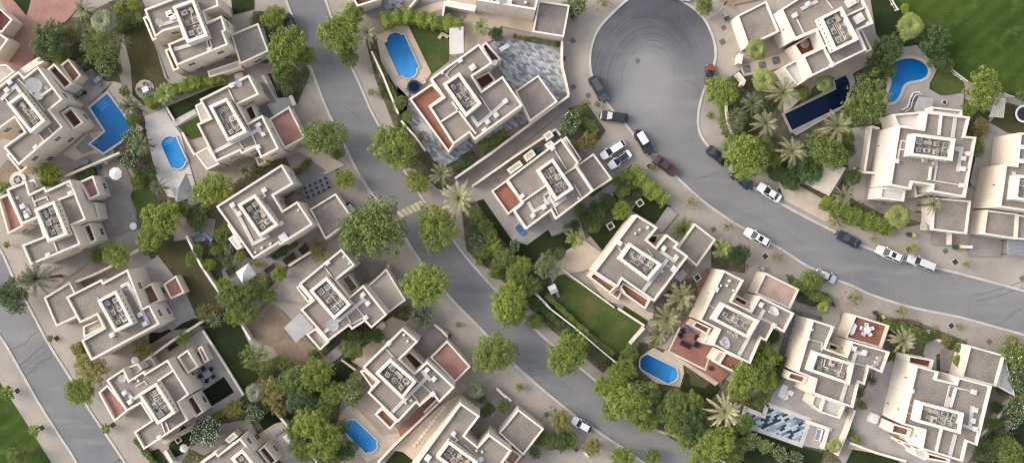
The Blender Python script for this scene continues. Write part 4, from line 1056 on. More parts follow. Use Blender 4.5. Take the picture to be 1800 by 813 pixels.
KIND = {'B':('leafy_tree','bright green leafy tree','tree',1.0),'M':('leafy_tree','mid green leafy tree','tree',1.0),'D':('dense_tree','dark green dense tree','tree',1.0),
 'K':('dense_tree','thick round headed green tree','tree',1.0),'L':('leafy_tree','lime green rounded tree','tree',1.0),'O':('leafy_tree','olive tinted loose tree','tree',1.0),
 'G':('pale_tree','pale grey-green bushy tree','tree',1.0),'F':('flowering_tree','dark tree dotted with white blossoms','tree',1.0),'FF':('flowering_tree','dark tree covered in white blossoms','tree',1.0),'Q':('flowering_tree','green tree with a few white blossoms','tree',1.0),
 'R':('flowering_shrub','reddish flowering shrub','shrub',.9),'S':('sapling','thin see-through sapling','sapling',1.5),'V':('bush','small green bush','bush',.8),
 'P':('date_palm','date palm with spread fronds','palm',1.5),'PP':('date_palm','big pale date palm with full crown','palm',1.5),'PD':('date_palm','dark fronded palm','palm',1.3),
 'PG':('feather_palm','lush green feather palm','palm',1.4),'Y':('spiky_plant','spiky long-leaved plant','plant',.9),'W':('fan_palm','yellow-green fan palm with round head','palm',1.8),'WG':('fan_palm','silvery fan palm with round head','palm',1.6)}
GROUP = {'tree':'garden and street trees','palm':'palms in the gardens','shrub':'flowering shrubs','sapling':'street saplings in the pavement','bush':'small garden bushes','plant':'spiky garden plants'}
def plant(k, u, v, rpx, where, sy=1.0, zh=None):
    nm, ph, cat, hs = KIND[k]
    r = rpx*.1
    palm = k in ('P','PP','PD','PG','W','WG')
    if palm: hgt = max(2.2, min(7.5, r*1.9))
    elif k == 'Y': hgt = r*.55
    else: hgt = r*1.2
    x, y = W(u, v, hgt)
    vs = TM[k]; c, t, e = vs[int(u*7+v*3) % len(vs)]
    o = thing(nm, ph+' '+where, cat, (x, y, 0), rnd.uniform(0, 6.28), GROUP[cat])
    if palm or k == 'Y': o.scale = (r, r, hgt)
    else: o.scale = (r*1.12, r*1.12*sy, r*(1.0 if r > 1.2 else 1.1))
    if palm or k == 'Y':
        cr = link('crown', c, o, (0,0,1-r/hgt), 0, (1,1,r/hgt))
        if e: link('dead_fronds', e, o, (0,0,1-r/hgt), 0, (1,1,r/hgt))
        if k != 'Y': link('trunk', t, o, None, 0, (min(1, .32/(.07*r)),)*2+(1,))
    else:
        link('crown', c, o); link('trunk', t, o)
        if e: link('blossoms', e, o)
    return o
PL = [
 ('D',85,70,36,'beside the pink paved court'),('R',122,62,20,'between two big trees by the pink court'),('K',172,80,36,'below the two fan palms near the top left'),('Q',187,116,22,'just under the thick round headed tree'),
 ('F',78,98,15,'below the dense tree by the pink court'),('P',147,17,26,'hanging over the pink paved court'),('WG',180,38,26,'left of the brown garden lawn'),('V',208,15,12,'in the shade beside the fan palm at top'),
 ('L',233,8,14,'at the top edge beside the hedge over the brown lawn'),('P',214,73,18,'with drooping tan fronds at the edge of the brown lawn'),('Q',219,160,12,'on the wall by the L-shaped pool'),
 ('PD',227,187,25,'behind the L-shaped pool beside the white terrace'),('F',232,242,21,'at the lower corner of the L-shaped pool'),('PD',249,252,27,'between the L-shaped pool and the small arched pool'),
 ('F',229,280,21,'above the lawn by the cream parasol'),('PG',291,165,27,'beside the round table patio'),('M',206,122,13,'beside the wall over the small patio'),
 ('B',480,29,25,'uppermost of the clump by the black car'),('B',503,82,42,'largest of the clump by the black parked car'),('B',536,98,22,'overhanging the road beside the black car'),('M',497,124,24,'below the clump by the gravel garage'),('Q',504,157,13,'by the dark front lawn at top left'),
 ('B',597,58,44,'on the kerb at the top of the central road'),('B',620,25,26,'behind the biggest kerb tree at the top road'),('M',612,98,22,'under the biggest kerb tree at the top road'),('P',646,58,30,'beside the bright blue roman-ended pool'),
 ('V',653,162,8,'alone on the pavement below the roman-ended pool'),('M',569,240,42,'at the corner of the pink garage deck'),('M',592,268,16,'tucked under the tree at the pink garage deck'),('B',694,258,46,'on the right kerb above the zebra crossing'),
 ('B',605,314,22,'over the checked forecourt'),('B',733,320,25,'on the kerb just above the zebra crossing'),('P',776,306,31,'left of the big pale palm'),('PP',806,349,41,'by the zebra crossing'),
 ('B',767,399,44,'at the kerb below the zebra crossing'),('M',657,404,60,'left of the zebra crossing, over the garage'),('M',628,402,34,'on the left flank of the tree over the garage'),('B',747,500,47,'overhanging the road below the zebra crossing'),
 ('B',868,622,42,'over the road by the brick red garage deck'),('B',999,622,43,'on the right kerb below the long lawn wall'),('WG',838,685,20,'alone in the front yard by the brick red deck'),('M',837,692,10,'at the foot of the silvery fan palm'),
 ('B',893,532,40,'over the road at the end of the long garden wall'),('M',908,490,28,'in the belt above the long garden wall'),('M',929,505,24,'right of the belt tree at the garden wall'),('M',940,565,18,'standing on the kerb by the long garden wall'),
 ('V',869,432,18,'in the street belt beside the white blossoms'),('F',838,425,17,'in the street belt near the shaded tree'),('M',853,398,17,'next in the street belt below the pale palm'),('M',885,452,22,'in the street belt midway along'),('M',834,380,15,'just under the big pale palm'),('V',842,460,9,'standing out of the belt on the pavement'),
 ('F',905,432,13,'in the corner of the dark green lawn'),('G',960,466,27,'next to the swing set'),('M',983,447,14,'beside the pale bushy tree at the beige patio'),('PG',1010,420,24,'at the corner of the beige patio'),
 ('L',1092,370,20,'next to the stepped villa roof'),('D',1047,372,21,'by the blue bins'),('D',1030,385,15,'left of the blue bins hedge'),('D',1068,352,15,'behind the blue bins'),('V',995,398,6,'at the edge of the grey patio'),('M',1101,311,17,'inside the clipped hedge'),
 ('Y',1201,405,32,'half over the gravel garage'),('PG',1268,437,25,'beside the gravel garage by the white car'),('D',1300,446,21,'beside the feather palm across from the white car'),('M',1430,491,23,'over the parked grey car'),
 ('W',1448,541,14,'below the parked grey car'),('P',1197,521,38,'between two villas, the upper one'),('P',1172,560,36,'between two villas, the lower one'),('P',1157,586,30,'right above the pool by the red patio'),
 ('B',1097,650,27,'at the left side of the pool by the red patio'),('M',1111,623,15,'against the pool by the red patio'),('B',1063,680,24,'on the pavement by the lower road'),('B',1105,708,42,'leaning over the lower road'),('M',1126,700,34,'in the middle of the lower tree belt'),('B',1143,692,24,'below the pool with curved steps'),
 ('M',1184,716,32,'in the lower belt towards the brown palm'),('B',1214,708,25,'near the small lawn under the red patio'),('D',1215,745,34,'in the lower belt by the road end'),('B',1260,778,36,'under the wide pale palm'),('B',1205,773,18,'beside the lower road near the frame'),('M',1290,795,26,'at the bottom beside the pale palm'),
 ('PP',1273,722,39,'at the left of the mosaic terrace'),('B',1340,622,34,'uppermost along the villa with dishes'),('B',1318,655,40,'beside the dish villa, in front of mosaic terrace'),('B',1345,663,28,'right end of the clump above the mosaic terrace'),('B',1300,683,26,'lowest of the clump above the pale palm'),
 ('D',1357,590,18,'between the slab path and the dish villa'),('Q',1318,775,18,'left in the row under the mosaic terrace'),('Q',1345,783,17,'second in the row under the mosaic terrace'),('F',1372,797,17,'third in the row under the mosaic terrace'),('F',1398,803,15,'right in the row under the mosaic terrace'),
 ('PP',1587,598,30,'over the cream west wall at bottom right'),('M',1620,592,15,'beside the pale palm at bottom right'),('M',1632,594,8,'round beside the front wall bins'),('L',1687,636,16,'against the gravel garage at bottom right'),('M',1687,612,12,'behind the lime tree at the gravel garage'),('O',1665,597,13,'at the front edge of the potted court'),
 ('Q',1783,622,30,'topmost on the right edge'),('F',1790,665,26,'second down the right edge'),('Q',1796,700,22,'third down the right edge'),('F',1783,727,27,'over the path at the right edge'),('M',1775,795,32,'in the bottom right corner'),('D',1735,790,26,'beside the path in the bottom right corner'),('D',1765,770,20,'above the corner tree at bottom right'),('D',1752,715,13,'in the triangular yard at bottom right'),
 ('W',1330,87,24,'by the gravel garage near the red car'),('W',1344,141,26,'beside the three dark slabs'),('B',1267,160,35,'on the pavement below the red car'),('V',1249,203,9,'on the pavement between two kerb trees'),('G',1294,211,25,'beside the curved white wall'),('M',1238,9,21,'on the pavement at the top of the circle'),
 ('P',1345,217,33,'nearest to the curved white wall'),('P',1376,164,37,'above the dark lap pool'),('PD',1323,182,28,'between the fan palm and the curved wall'),('P',1392,266,34,'below the left end of the dark pool'),('P',1470,221,38,'over the right side of the dark pool'),('PD',1433,245,22,'under the palm at the dark pool'),
 ('W',1449,147,18,'between the villa and the dark pool'),('M',1410,162,16,'beside the dark pool edge'),('B',1313,278,46,'over the dark cars on the curve'),('B',1288,262,22,'left flank over the first dark car'),('M',1457,265,40,'under the palms above the sand canopy'),('D',1425,300,26,'left of the sand canopy'),('D',1490,262,18,'beside the grey side yard'),('D',1398,300,18,'behind the hedge left of the sand canopy'),
 ('K',1529,170,44,'left of the kidney pool'),('K',1510,197,30,'below a bigger one by the kidney pool'),('W',1601,45,28,'at the edge of the big lawn'),('D',1562,85,32,'above the kidney pool'),('D',1640,68,34,'at the lawn edge beside the big fan palm'),('L',1575,95,13,'in front of the dark trees over the kidney pool'),('D',1652,105,24,'right of the kidney pool'),('D',1542,115,24,'between the villa and the kidney pool'),('L',1590,15,10,'at the top end of the field fence'),
 ('B',1732,157,38,'over the white slatted pergola'),('B',1706,190,18,'below the big tree at the field fence'),('O',1725,225,20,'in the strip between the two right villas'),('M',1718,258,19,'lower in the strip between the two right villas'),('M',1800,168,14,'at the right edge beside the field'),
 ('P',1482,344,26,'by the sand canopy steps'),('D',1500,310,18,'behind the white wall by the sand canopy'),('W',1582,379,26,'in front of the white walled villa'),('P',1639,359,25,'leaning on the gravel garage of the white villa'),('PD',1635,400,14,'low at the entrance of the white villa'),
 ('S',1463,388,15,'beside the hedge above the dark sedan'),('S',1215,354,15,'on the pavement at the lower kerb bend'),('S',1537,419,11,'with a yellowish litter near the hedge'),('S',1605,437,16,'above the silver pickup'),('S',1365,450,14,'shedding leaves on the lower pavement'),('S',1700,464,10,'beside a dark tree pit at right'),('S',1500,524,19,'below the road beside the slabs path'),
 ('S',1585,548,16,'by the bins at the lower pavement'),('S',1687,574,10,'with a dark pit at the lower right'),('O',1780,597,13,'at the right end of the lower pavement'),('S',1280,398,13,'next to the feather palm on the pavement'),('V',1147,294,7,'beside the red pickup'),('V',1050,184,7,'between two dark cars on the circle'),('S',1062,4,16,'on the pavement at the circle top'),
 ('F',1003,216,23,'at the end of the lane by the circle'),('R',1034,248,20,'beside the two white parked cars'),('M',1022,195,14,'at the tip of the lane garden'),('R',1008,258,14,'close to the narrow red terrace'),('Q',1012,10,22,'behind the gravel garage at the top'),
 ('PG',846,47,22,'over the yard with clipped bushes'),('D',872,60,16,'at the left end of the clipped bushes'),('G',705,180,16,'beside slate paving of the red terrace villa'),('G',738,240,11,'lower beside slate paving of the red terrace villa'),('M',716,205,12,'along the slate paving edge'),
 ('L',88,307,26,'above the villa with the cream parasol'),('V',6,330,16,'at the left edge above a pink terrace'),('V',12,430,8,'on the pavement by the left road'),('B',203,446,28,'by the garden wall under the grey patio'),('M',170,450,15,'left end of the garden wall tree'),('PD',66,489,42,'on the pavement corner of the left road'),('D',22,518,34,'under the palm by the left road'),
 ('B',282,386,38,'largest beside the lawn strip'),('B',262,420,26,'lower left flank of the lawn strip tree'),('PD',279,328,22,'at the edge of the white pool terrace'),('M',240,300,10,'on the lawn by the cream parasol'),
 ('B',373,332,38,'beside the grey tent'),('PD',433,300,22,'between two villas beside the grey tent tree'),('M',391,413,18,'in the lush garden nearest the villa'),('F',402,438,12,'in the lush garden by the pink balcony'),('B',422,451,13,'beside the white gazebo'),('L',367,465,14,'on the wall of the lush garden'),('M',347,442,15,'upper on the wall of the lush garden'),('D',352,378,18,'shading the blue loungers'),
 ('V',453,463,8,'right beside the white gazebo'),('B',491,481,17,'at the drive behind the gazebo'),('M',460,497,17,'between gazebo and drive'),('O',559,440,20,'over the block paved drive'),('M',408,523,28,'left of the pair below the gazebo'),('M',434,516,26,'right of the pair below the gazebo'),('B',412,552,22,'on the wall between lawn and sandy yard'),
 ('O',362,548,20,'in the corner of the brown lawn'),('PD',378,562,20,'in the corner of the dark lawn'),('B',322,594,15,'by the wall near the pergola bench'),('K',450,628,31,'by the sandy yard'),('FF',362,757,29,'full of blossoms by the bottom left villa'),('O',410,718,20,'at the black turf path'),('WG',448,689,21,'at the edge of the dark lawn'),('F',447,725,19,'beside the black turf behind the bottom villa'),
 ('R',480,688,30,'next to the silvery fan palm'),('R',492,715,20,'lower next to the silvery fan palm'),('M',515,668,31,'in the middle of the garden belt'),('D',527,702,32,'deep in the garden belt'),('B',556,658,33,'below the sandy yard'),('D',553,625,14,'at the tip of the sandy yard'),('B',545,742,35,'in the belt left of the blue pool'),('B',572,776,37,'in the belt nearest the bottom edge'),('M',520,757,24,'on the wall of the bottom villa patio'),('D',610,790,22,'under the pool deck at bottom'),('M',600,750,15,'left of the blue pool with steps'),
 ('Q',618,690,26,'beside the timber pool deck'),('Q',628,668,18,'upper beside the timber pool deck'),('M',618,605,26,'in the yard between two beige villas'),('M',640,590,15,'right in the yard between two beige villas'),('F',742,555,22,'at the end of the beige garage deck'),('O',712,546,14,'below the beige garage deck'),
 ('B',139,688,32,'over the left road, lower half'),('O',160,650,32,'over the pavement of the left road, upper half'),('O',250,611,21,'between the villas with a white parasol'),('V',88,594,8,'in a pavement pit by the left road'),('V',187,752,11,'at the pavement near the pink terrace'),('V',60,756,14,'at the verge pit on the left'),('V',12,690,16,'at the verge on the left edge'),('M',32,802,22,'in the bottom left corner'),
 ('O',984,740,24,'beside the small white hatchback'),('D',985,770,20,'under the olive tree by the white hatchback'),('M',965,775,18,'by the gravel garage beside the hatchback'),('F',940,795,14,'at the corner of the gravel garage'),('O',1042,783,20,'at the gate on the lower pavement'),('B',1095,803,24,'at the bottom edge by the road'),('M',1147,802,18,'right one at the bottom edge by the road'),('V',914,680,9,'alone on the lower pavement'),('V',805,570,6,'by the kerb near the brick red deck'),
 ('M',535,292,9,'in the brown front yard'),('V',1505,770,10,'by the drive of the blue mosaic villa'),('PD',1531,667,16,'flat against the drive by the west wall'),('M',1510,690,12,'along the wall of the mosaic villa'),('M',1515,712,10,'lower along the wall of the mosaic villa'),('W',1468,783,16,'by the small seat at the mosaic terrace'),
 ('M',848,440,18,'midway in the street belt, roadside'),('M',862,415,17,'in the street belt by the dark green lawn edge'),('B',918,470,22,'in the street belt behind the kerb tree'),('M',872,480,15,'at the roadside of the street belt'),('M',898,462,18,'in the street belt, lawn side'),('D',948,535,14,'outside the long lawn wall near its top'),('B',905,552,26,'lower half of the kerb tree by the long wall'),
 ('B',1085,668,26,'at the roadside below the blue pool'),('M',1078,722,24,'at the edge of the lower road'),('B',1132,740,26,'lowest of the belt over the lower road'),('M',1160,722,28,'in the belt between pool and road end'),('B',1190,742,28,'in the belt just before the road end'),('M',1240,735,24,'against the wide pale palm'),('B',1228,800,24,'at the bottom edge near the road end'),
 ('M',335,455,14,'under the wall of the lush garden'),('M',380,440,12,'in the middle of the lush garden'),('D',400,462,11,'near the white gazebo steps'),('M',437,552,22,'at the head of the dark lawn'),('B',395,505,20,'by the end of the thin cream wall'),('M',470,520,18,'at the drive corner below the gazebo'),
 ('M',500,640,20,'between the sandy yard and the silvery palm'),('B',585,690,26,'beside the dark yard by the timber deck'),('M',570,715,26,'in the belt left of the blue pool, inner side'),('B',530,790,24,'at the bottom of the belt by the patio wall'),('M',590,800,22,'at the bottom left of the light blue pool'),('M',470,655,16,'under the round head by the dark lawn'),
 ('M',232,212,16,'behind the L-shaped pool, lower down'),('M',240,320,15,'on the lawn strip beside the pool terrace'),('D',262,300,16,'on the left of the white pool terrace'),('M',320,365,18,'below the grey tent'),('B',300,368,22,'between the grey tent and lawn strip'),('M',345,395,15,'above the blue loungers'),
 ('M',110,100,18,'between the red yard and the dark lawn'),('D',148,110,15,'left of the thick round headed tree'),('M',225,35,14,'at the start of the short dark hedge'),('M',452,55,14,'beside the clump near the black car'),('D',470,85,15,'behind the clump at the gravel garage'),
 ('M',1300,240,16,'inside the curved white wall'),('M',1360,275,22,'under the palms left of the dark pool'),('M',1345,255,18,'between palm and kerb tree on the curve'),('M',1430,285,22,'above the sand canopy'),('M',1490,240,18,'right of the palms at the dark pool'),('M',1560,125,18,'at the tip of the kidney pool'),('M',1665,115,14,'at the picket fence beside the field'),
 ('M',1340,700,18,'beside the mosaic terrace corner'),('M',1310,745,20,'under the wide pale palm, right side'),('M',1700,640,10,'at the side of the potted court'),('D',1762,680,16,'behind the triangular lean-to'),('M',1745,745,16,'below the slanting wall at bottom right'),
 ('D',662,590,16,'in the yard above the brick red deck villa'),('M',845,700,12,'in the front yard by the silvery fan palm'),('M',885,712,14,'in the small front bed by the gravel garage'),('M',950,770,16,'between gravel garage and hatchback'),('M',1004,775,16,'by the lower pavement gate hedge'),
 ('M',1045,398,14,'in the hedge by the lime rounded tree'),('M',1020,370,14,'at the blue bins hedge end'),('D',1010,395,12,'left end of the blue bins hedge'),('M',1085,320,12,'inside the hedge arm'),
 ('V',1620,800,0,'') ,('M',1495,760,9,'at the corner bin of the mosaic villa'),
]
for p in PL:
    if p[3] > 0: plant(*p)

def hedge(pts, w, h, label, col='mid', z=FULL):
    r = random.Random(len(pts)*31+int(pts[0][0]))
    P = [Vector(z.w(p, h*.6)) for p in pts]; m = MB()
    c0 = P[0].copy()
    for i in range(len(P)-1):
        a, b = P[i], P[i+1]; ln = (b-a).length; t = (b-a).normalized(); s = Vector((-t.y, t.x))
        for k in range(int(ln*(w+1.6*h)*75)):
            u = r.uniform(-.1, ln+.1); f = r.random()
            q = a+t*u-c0
            wob = 1+.22*math.sin(u*2.1+i)+.12*math.sin(u*5.3)
            if f < w/(w+1.6*h): x, zz, nn = r.uniform(-.5,.5)*w*wob, h*(1+.12*math.sin(u*3.1))+r.uniform(-.12,.08), Vector((0,0,1))
            else:
                sg = r.choice((-1,1)); x, zz, nn = sg*(w/2*wob+r.uniform(-.12,.06)), r.uniform(0,h), Vector((s.x*sg, s.y*sg, .4))
            leaf(m, (q.x+s.x*x, q.y+s.y*x, zz), nn+sphdir(r,-1)*.7, .24, r)
        mid = MB()
    for i in range(len(P)-1): m.strip([tuple(P[i]-c0), tuple(P[i+1]-c0)], w*.8, 0, h*.85)
    o = m.build('hedge', LM[col], None, (c0.x, c0.y, 0))
    return tag(o, label, 'hedge', 'garden hedges')
hedge([(258,182),(300,160),(345,146),(395,134)], 1.9, 2.0, 'long hedge between the round table patio and beige awning', 'bright')
hedge([(250,30),(240,35),(205,50)], 1.5, 1.8, 'short dark hedge at the top of the brown garden lawn', 'mid')
hedge([(672,38),(712,28),(760,38),(812,45)], 2.2, 2.6, 'thick hedge above the roman-ended pool and its lawn', 'bright')
hedge([(655,95),(672,128),(690,165),(700,195)], 1.0, 1.4, 'narrow hedge along the wall of the roman-ended pool', 'mid')
hedge([(1107,297),(1120,312),(1150,338),(1170,352)], 2.4, 2.0, 'broad clipped hedge behind the red pickup', 'bright')
hedge([(1122,316),(1100,332),(1085,345)], 1.6, 1.8, 'hedge arm running down to the blue bins', 'mid')
hedge([(1448,350),(1470,362),(1500,380),(1545,393),(1566,400)], 2.6, 2.0, 'wide hedge in front of the white walled villa', 'bright')
hedge([(1360,300),(1385,318),(1402,328)], 2.0, 1.8, 'dark hedge by the sand coloured canopy', 'dark')
hedge([(1270,180),(1270,215),(1285,240),(1310,262)], .8, 1.0, 'thin hedge outside the curved white wall', 'mid')
hedge([(1395,497),(1430,518),(1460,530)], 1.6, 1.5, 'hedge below the parked grey car', 'mid')
hedge([(1378,626),(1366,660),(1360,672)], 1.4, 1.6, 'dark hedge beside the slab path of the dish villa', 'dark')
hedge([(1552,567),(1580,575),(1625,590)], 1.6, 1.5, 'hedge under the saplings by the pale palm villa', 'mid')
hedge([(930,520),(965,552),(1000,580),(1040,612),(1070,635)], 1.2, 1.5, 'long dark hedge outside the wall of the large lawn', 'dark')
hedge([(960,518),(1000,556),(1045,597),(1078,622)], .9, 1.2, 'low green hedge inside the wall of the large lawn', 'mid')
hedge([(845,262),(868,248),(890,232)], 1.6, 1.0, 'low planting between slate paving and the lane', 'mid')
hedge([(790,300),(815,285),(835,270)], 1.8, 1.2, 'dark planting at the lane end by the palms', 'dark')
hedge([(1008,190),(1035,220),(1050,232)], 1.4, 1.2, 'clipped edge of the lane garden beside the pavement', 'mid')
hedge([(980,765),(995,785)], 3.0, 2.0, 'dark clipped hedge block by the lower pavement gate', 'dark')
hedge([(1118,600),(1100,620),(1090,640)], 1.2, 1.4, 'hedge between the large lawn and the blue pool', 'mid')
hedge([(135,310),(150,303),(165,297)], 2.0, 1.2, 'dark hedge by the wall above the parasol yard', 'dark')
hedge([(238,770),(255,792),(270,812)], .8, 1.0, 'thin hedge along the pavement of the bottom left villa', 'mid')
hedge([(345,752),(385,728),(400,718)], .9, 1.0, 'low hedge below the tree full of blossoms', 'mid')
hedge([(520,425),(500,440),(480,452)], 1.0, .8, 'dark planting under the wall of the lattice court villa', 'dark')
hedge([(132,604),(142,625),(150,640)], 1.5, 1.2, 'reddish hedge by the garage side of the left street', 'olive')
hedge([(545,280),(520,305)], .8, .8, 'little hedge at the side of the brown front yard', 'mid')
hedge([(865,712),(850,728)], 1.4, .7, 'low planting in the yard beside the lattice court', 'mid')
for i, p in enumerate(((905,64),(914,66),(923,68),(930,69),(939,71),(950,73),(964,76),(974,77),(981,78))):
    lab = ('leftmost of the row of clipped bushes above the slate patio','second from left of the clipped bushes above the slate patio','third from left of the clipped bushes above the slate patio','fourth from left of the clipped bushes above the slate patio',
      'middle one of the clipped bushes above the slate patio','sixth of the clipped bushes above the slate patio','third from right of the clipped bushes above the slate patio','second from right of the clipped bushes above the slate patio','rightmost clipped bush of the row above the slate patio')[i]
    x, y = W(*p, .6); k = 'MVMDMOMLD'[i]
    c, t, e = TM[k][0]
    o = thing('clipped_bush', lab, 'bush', (x, y, 0), i*1.3, 'row of clipped bushes', (.62,.62,.62))
    link('crown', c, o); link('trunk', t, o)

# ---------------------------------------------------------------- garden walls and fences
def gwall(pts, label, h=1.9, w=.28, z=FULL, mt='wall'):
    P = [Vector(z.w(p, h)) for p in pts]; c = P[0].copy()
    m = MB(); m.strip([tuple(p-c) for p in P], w, 0, h-.06, 0); m.strip([tuple(p-c) for p in P], w+.1, h-.06, h, 1)
    o = m.build('garden_wall', [M[mt], M['coping']], None, (c.x, c.y, 0))
    return tag(o, label, 'wall', 'plot walls')
G = gwall
G([(113,310),(150,294),(210,268)], 'cream plot wall between the L-shaped pool and the parasol yard')
G([(128,497),(165,482),(200,465)], 'cream plot wall between the two villas by the left palm')
G([(228,447),(243,438)], 'short end of plot wall beside the grey patio tree', 1.6)
G([(245,640),(300,600),(357,563)], 'cream plot wall below the villa with a red lean-to')
G([(327,414),(352,465),(370,492),(388,518)], 'thin cream wall between brown lawn and lush garden')
G([(356,580),(392,636),(428,694)], 'low white edge wall of the dark green lawn', .7)
G([(425,572),(440,597)], 'beige wall piece between dark lawn and sandy yard')
G([(483,722),(520,766),(557,812)], 'plot wall right of the bottom villa patio')
G([(507,467),(530,452),(547,442)], 'plot wall between the gazebo garden and block paved drive')
G([(800,313),(862,270),(933,217),(1000,168)], 'upper wall of the lane beside slate paving', 2.2)
G([(830,327),(900,278),(977,227)], 'lower wall of the lane beside the cream boxes', 2.2)
G([(977,227),(985,238)], 'short return wall at the lane garden', 2.0)
G([(653,90),(673,133),(700,200)], 'plot wall along the pavement by the roman-ended pool', 1.8, .25)
G([(705,212),(730,240),(748,265)], 'lower plot wall by the slate paved villa corner', 1.8, .25)
G([(988,72),(988,113),(994,140),(1000,167)], 'white boundary wall of the blue slate patio')
G([(967,542),(1010,575),(1048,608),(1083,637)], 'long white wall between the large lawn and the pavement', 1.7, .18)
G([(940,514),(953,527),(967,542)], 'upper part of the long lawn wall under trees')
G([(988,473),(1033,506),(1080,540)], 'low white wall between beige patio and the large lawn', .8, .16)
G([(1087,542),(1110,557),(1133,572)], 'low white wall piece between lawn and stepped terraces', .9)
G([(1133,576),(1118,592),(1108,604)], 'cream wall beside the palms and small lawn', 1.6)
G([(664,812),(690,785),(770,708)], 'plot wall between red walk and stepping stone path', 1.5)
G([(1495,778),(1540,795),(1593,810)], 'cream garden wall along the bottom of the broad drive', 1.2)
G([(1722,768),(1755,732),(1784,698)], 'slanting wall of the triangular yard at bottom right', 1.8)
G([(1472,800),(1490,757),(1503,720)], 'plot wall right of the mosaic terrace', 1.8)
G([(1520,300),(1526,262),(1532,222)], 'white wall between grey side yard and white villa', 2.0)
G([(1500,296),(1518,302),(1540,304)], 'white wall below the grey side yard', 1.8)
G([(1532,222),(1546,226)], 'short white wall under the dense tree', 1.6)
G([(1303,95),(1300,112)], 'upper white gate post wall near the fan palm', 1.8, .7)
G([(1297,128),(1308,142),(1305,150)], 'lower white gate wall near the fan palm', 1.8, .5)
G([(1277,185),(1278,200),(1281,220),(1290,236),(1307,250)], 'curved white garden wall beside the palms', 1.6)
G([(601,352),(611,370),(620,388)], 'plot wall by the small pale car under the tree')
G([(714,20),(724,8),(735,-6)], 'cream wall left of the shaded courtyard at top', 2.0)
G([(783,2),(780,15),(778,30)], 'cream wall inside the shaded courtyard at top', 2.0)
G([(784,5),(812,11),(836,15)], 'beige wall strip under the top edge villa', 2.2, 1.0)
G([(873,682),(883,692),(898,704)], 'white front wall with gate gap near the silvery fan palm', 1.6)
G([(763,570),(776,580),(787,592)], 'white front wall by the brick red garage deck', 1.6)
G([(1672,408),(1671,430)], 'white side wall under the gravel garage of the white villa', 1.4)
G([(1692,433),(1710,434)], 'short white wall piece beside two bins', 1.4, .4)
G([(1650,598),(1668,602)], 'white wall piece at the potted court', 1.2, .4)
G([(1418,740),(1462,755)], 'low white wall of the seat by the mosaic terrace', .7, .5)
G([(1456,752),(1446,788)], 'short white wall right of the seat by the mosaic terrace', 1.0, .5)
G([(600,632),(625,650)], 'thin wall in the dark yard beside the flowering tree', 1.2, .2)
G([(292,188),(299,200),(306,212)], 'thin white edge of the small upper lawn by the small arched pool', .6, .25)
G([(320,233),(331,254),(342,273)], 'low white edge wall right of the small arched pool terrace', .6, .3)
G([(655,597),(662,590),(675,600)], 'beige wall stub in the yard of the brick red deck villa', 1.5)
G([(745,725),(770,700)], 'cream wall stub beside the lattice court path', 1.2)
G([(36,128),(60,112),(75,103)], 'beige wall between the red yard and the L-shaped pool villa', 2.0, 1.1)
G([(1024,790),(1035,803)], 'cream gate wall beside the grey box on lower pavement', 1.2)
G([(510,168),(517,185)], 'cream wall by the front gate of the pink deck villa', 1.6, .5)
G([(262,630),(278,655)], 'beige side wall between the left street villas', 2.0, .8)
G([(290,792),(302,812)], 'cream wall between two narrow lawns at bottom left', 1.6, .5)
def fence(pts, label, h=1.2, n=None):
    P = [Vector(W(*p, h)) for p in pts]; c = P[0].copy()
    o = thing('picket_fence', label, 'fence', (c.x, c.y, 0), 0, 'white field fences')
    m = MB()
    for zz in (.35, .85): m.strip([tuple(p-c) for p in P], .06, zz, zz+.1)
    m.strip([tuple(p-c) for p in P], .16, h-.1, h)
    m.build('rails', M['coping'], o)
    d = 0
    for i in range(len(P)-1):
        ln = (P[i+1]-P[i]).length
        for k in range(int(ln/1.2)+1):
            q = P[i]+(P[i+1]-P[i])*(k*1.2/ln)-c
            pm = MB(); pm.box((0,0,0), (.14,.14,h+.08)); pm.build('post', M['coping'], o, (q.x, q.y, 0))
fence([(1567,-4),(1572,6),(1580,18)], 'white picket fence at the top end of the field')
fence([(1673,121),(1685,131),(1702,143)], 'white picket fence between field and small round lawn')
fence([(1766,164),(1775,168),(1784,170)], 'short white fence above the slatted pergola')

M['iron'] = plain('cast_iron', L(.11,.105,.10), .7)
M['iron_frame'] = plain('iron_frame', L(.19,.18,.17), .8)
# ---------------------------------------------------------------- pools
def water_mat(name, c1, c2):
    m, nt, b = base_nodes(name, .15, .18)
    p = pos(nt)
    col = ramp(nt, noise(nt, p, .22, 2), .35, .7, c1, c2)
    w = N(nt, 'ShaderNodeTexVoronoi'); w.inputs['Scale'].default_value = 1.6; nt.links.new(p, w.inputs['Vector'])
    col = mix(nt, ramp(nt, w.outputs['Distance'], .45, .8, L(0,0,0), L(.2,.2,.2)), col, L(.08,.34,.6))
    nt.links.new(col, b.inputs['Base Color'])
    bp = N(nt, 'ShaderNodeBump'); bp.inputs['Strength'].default_value = .12; nt.links.new(noise(nt, p, 3, 2), bp.inputs['Height']); nt.links.new(bp.outputs[0], b.inputs['Normal'])
    return m
M['water'] = water_mat('pool_water', L(.003,.10,.30), L(.008,.16,.42))
M['water_light'] = water_mat('light_pool_water', L(.02,.21,.50), L(.04,.27,.58))
M['water_dark'] = water_mat('dark_pool_water', L(.001,.006,.022), L(.002,.010,.032))
nt_ = M['water_dark'].node_tree
for n_ in nt_.nodes:
    if n_.type == 'MIX': n_.inputs[0].default_value = 0; [nt_.links.remove(k) for k in list(n_.inputs[0].links)]
M['step'] = plain('pool_steps', L(.07,.33,.58), .25, .5)
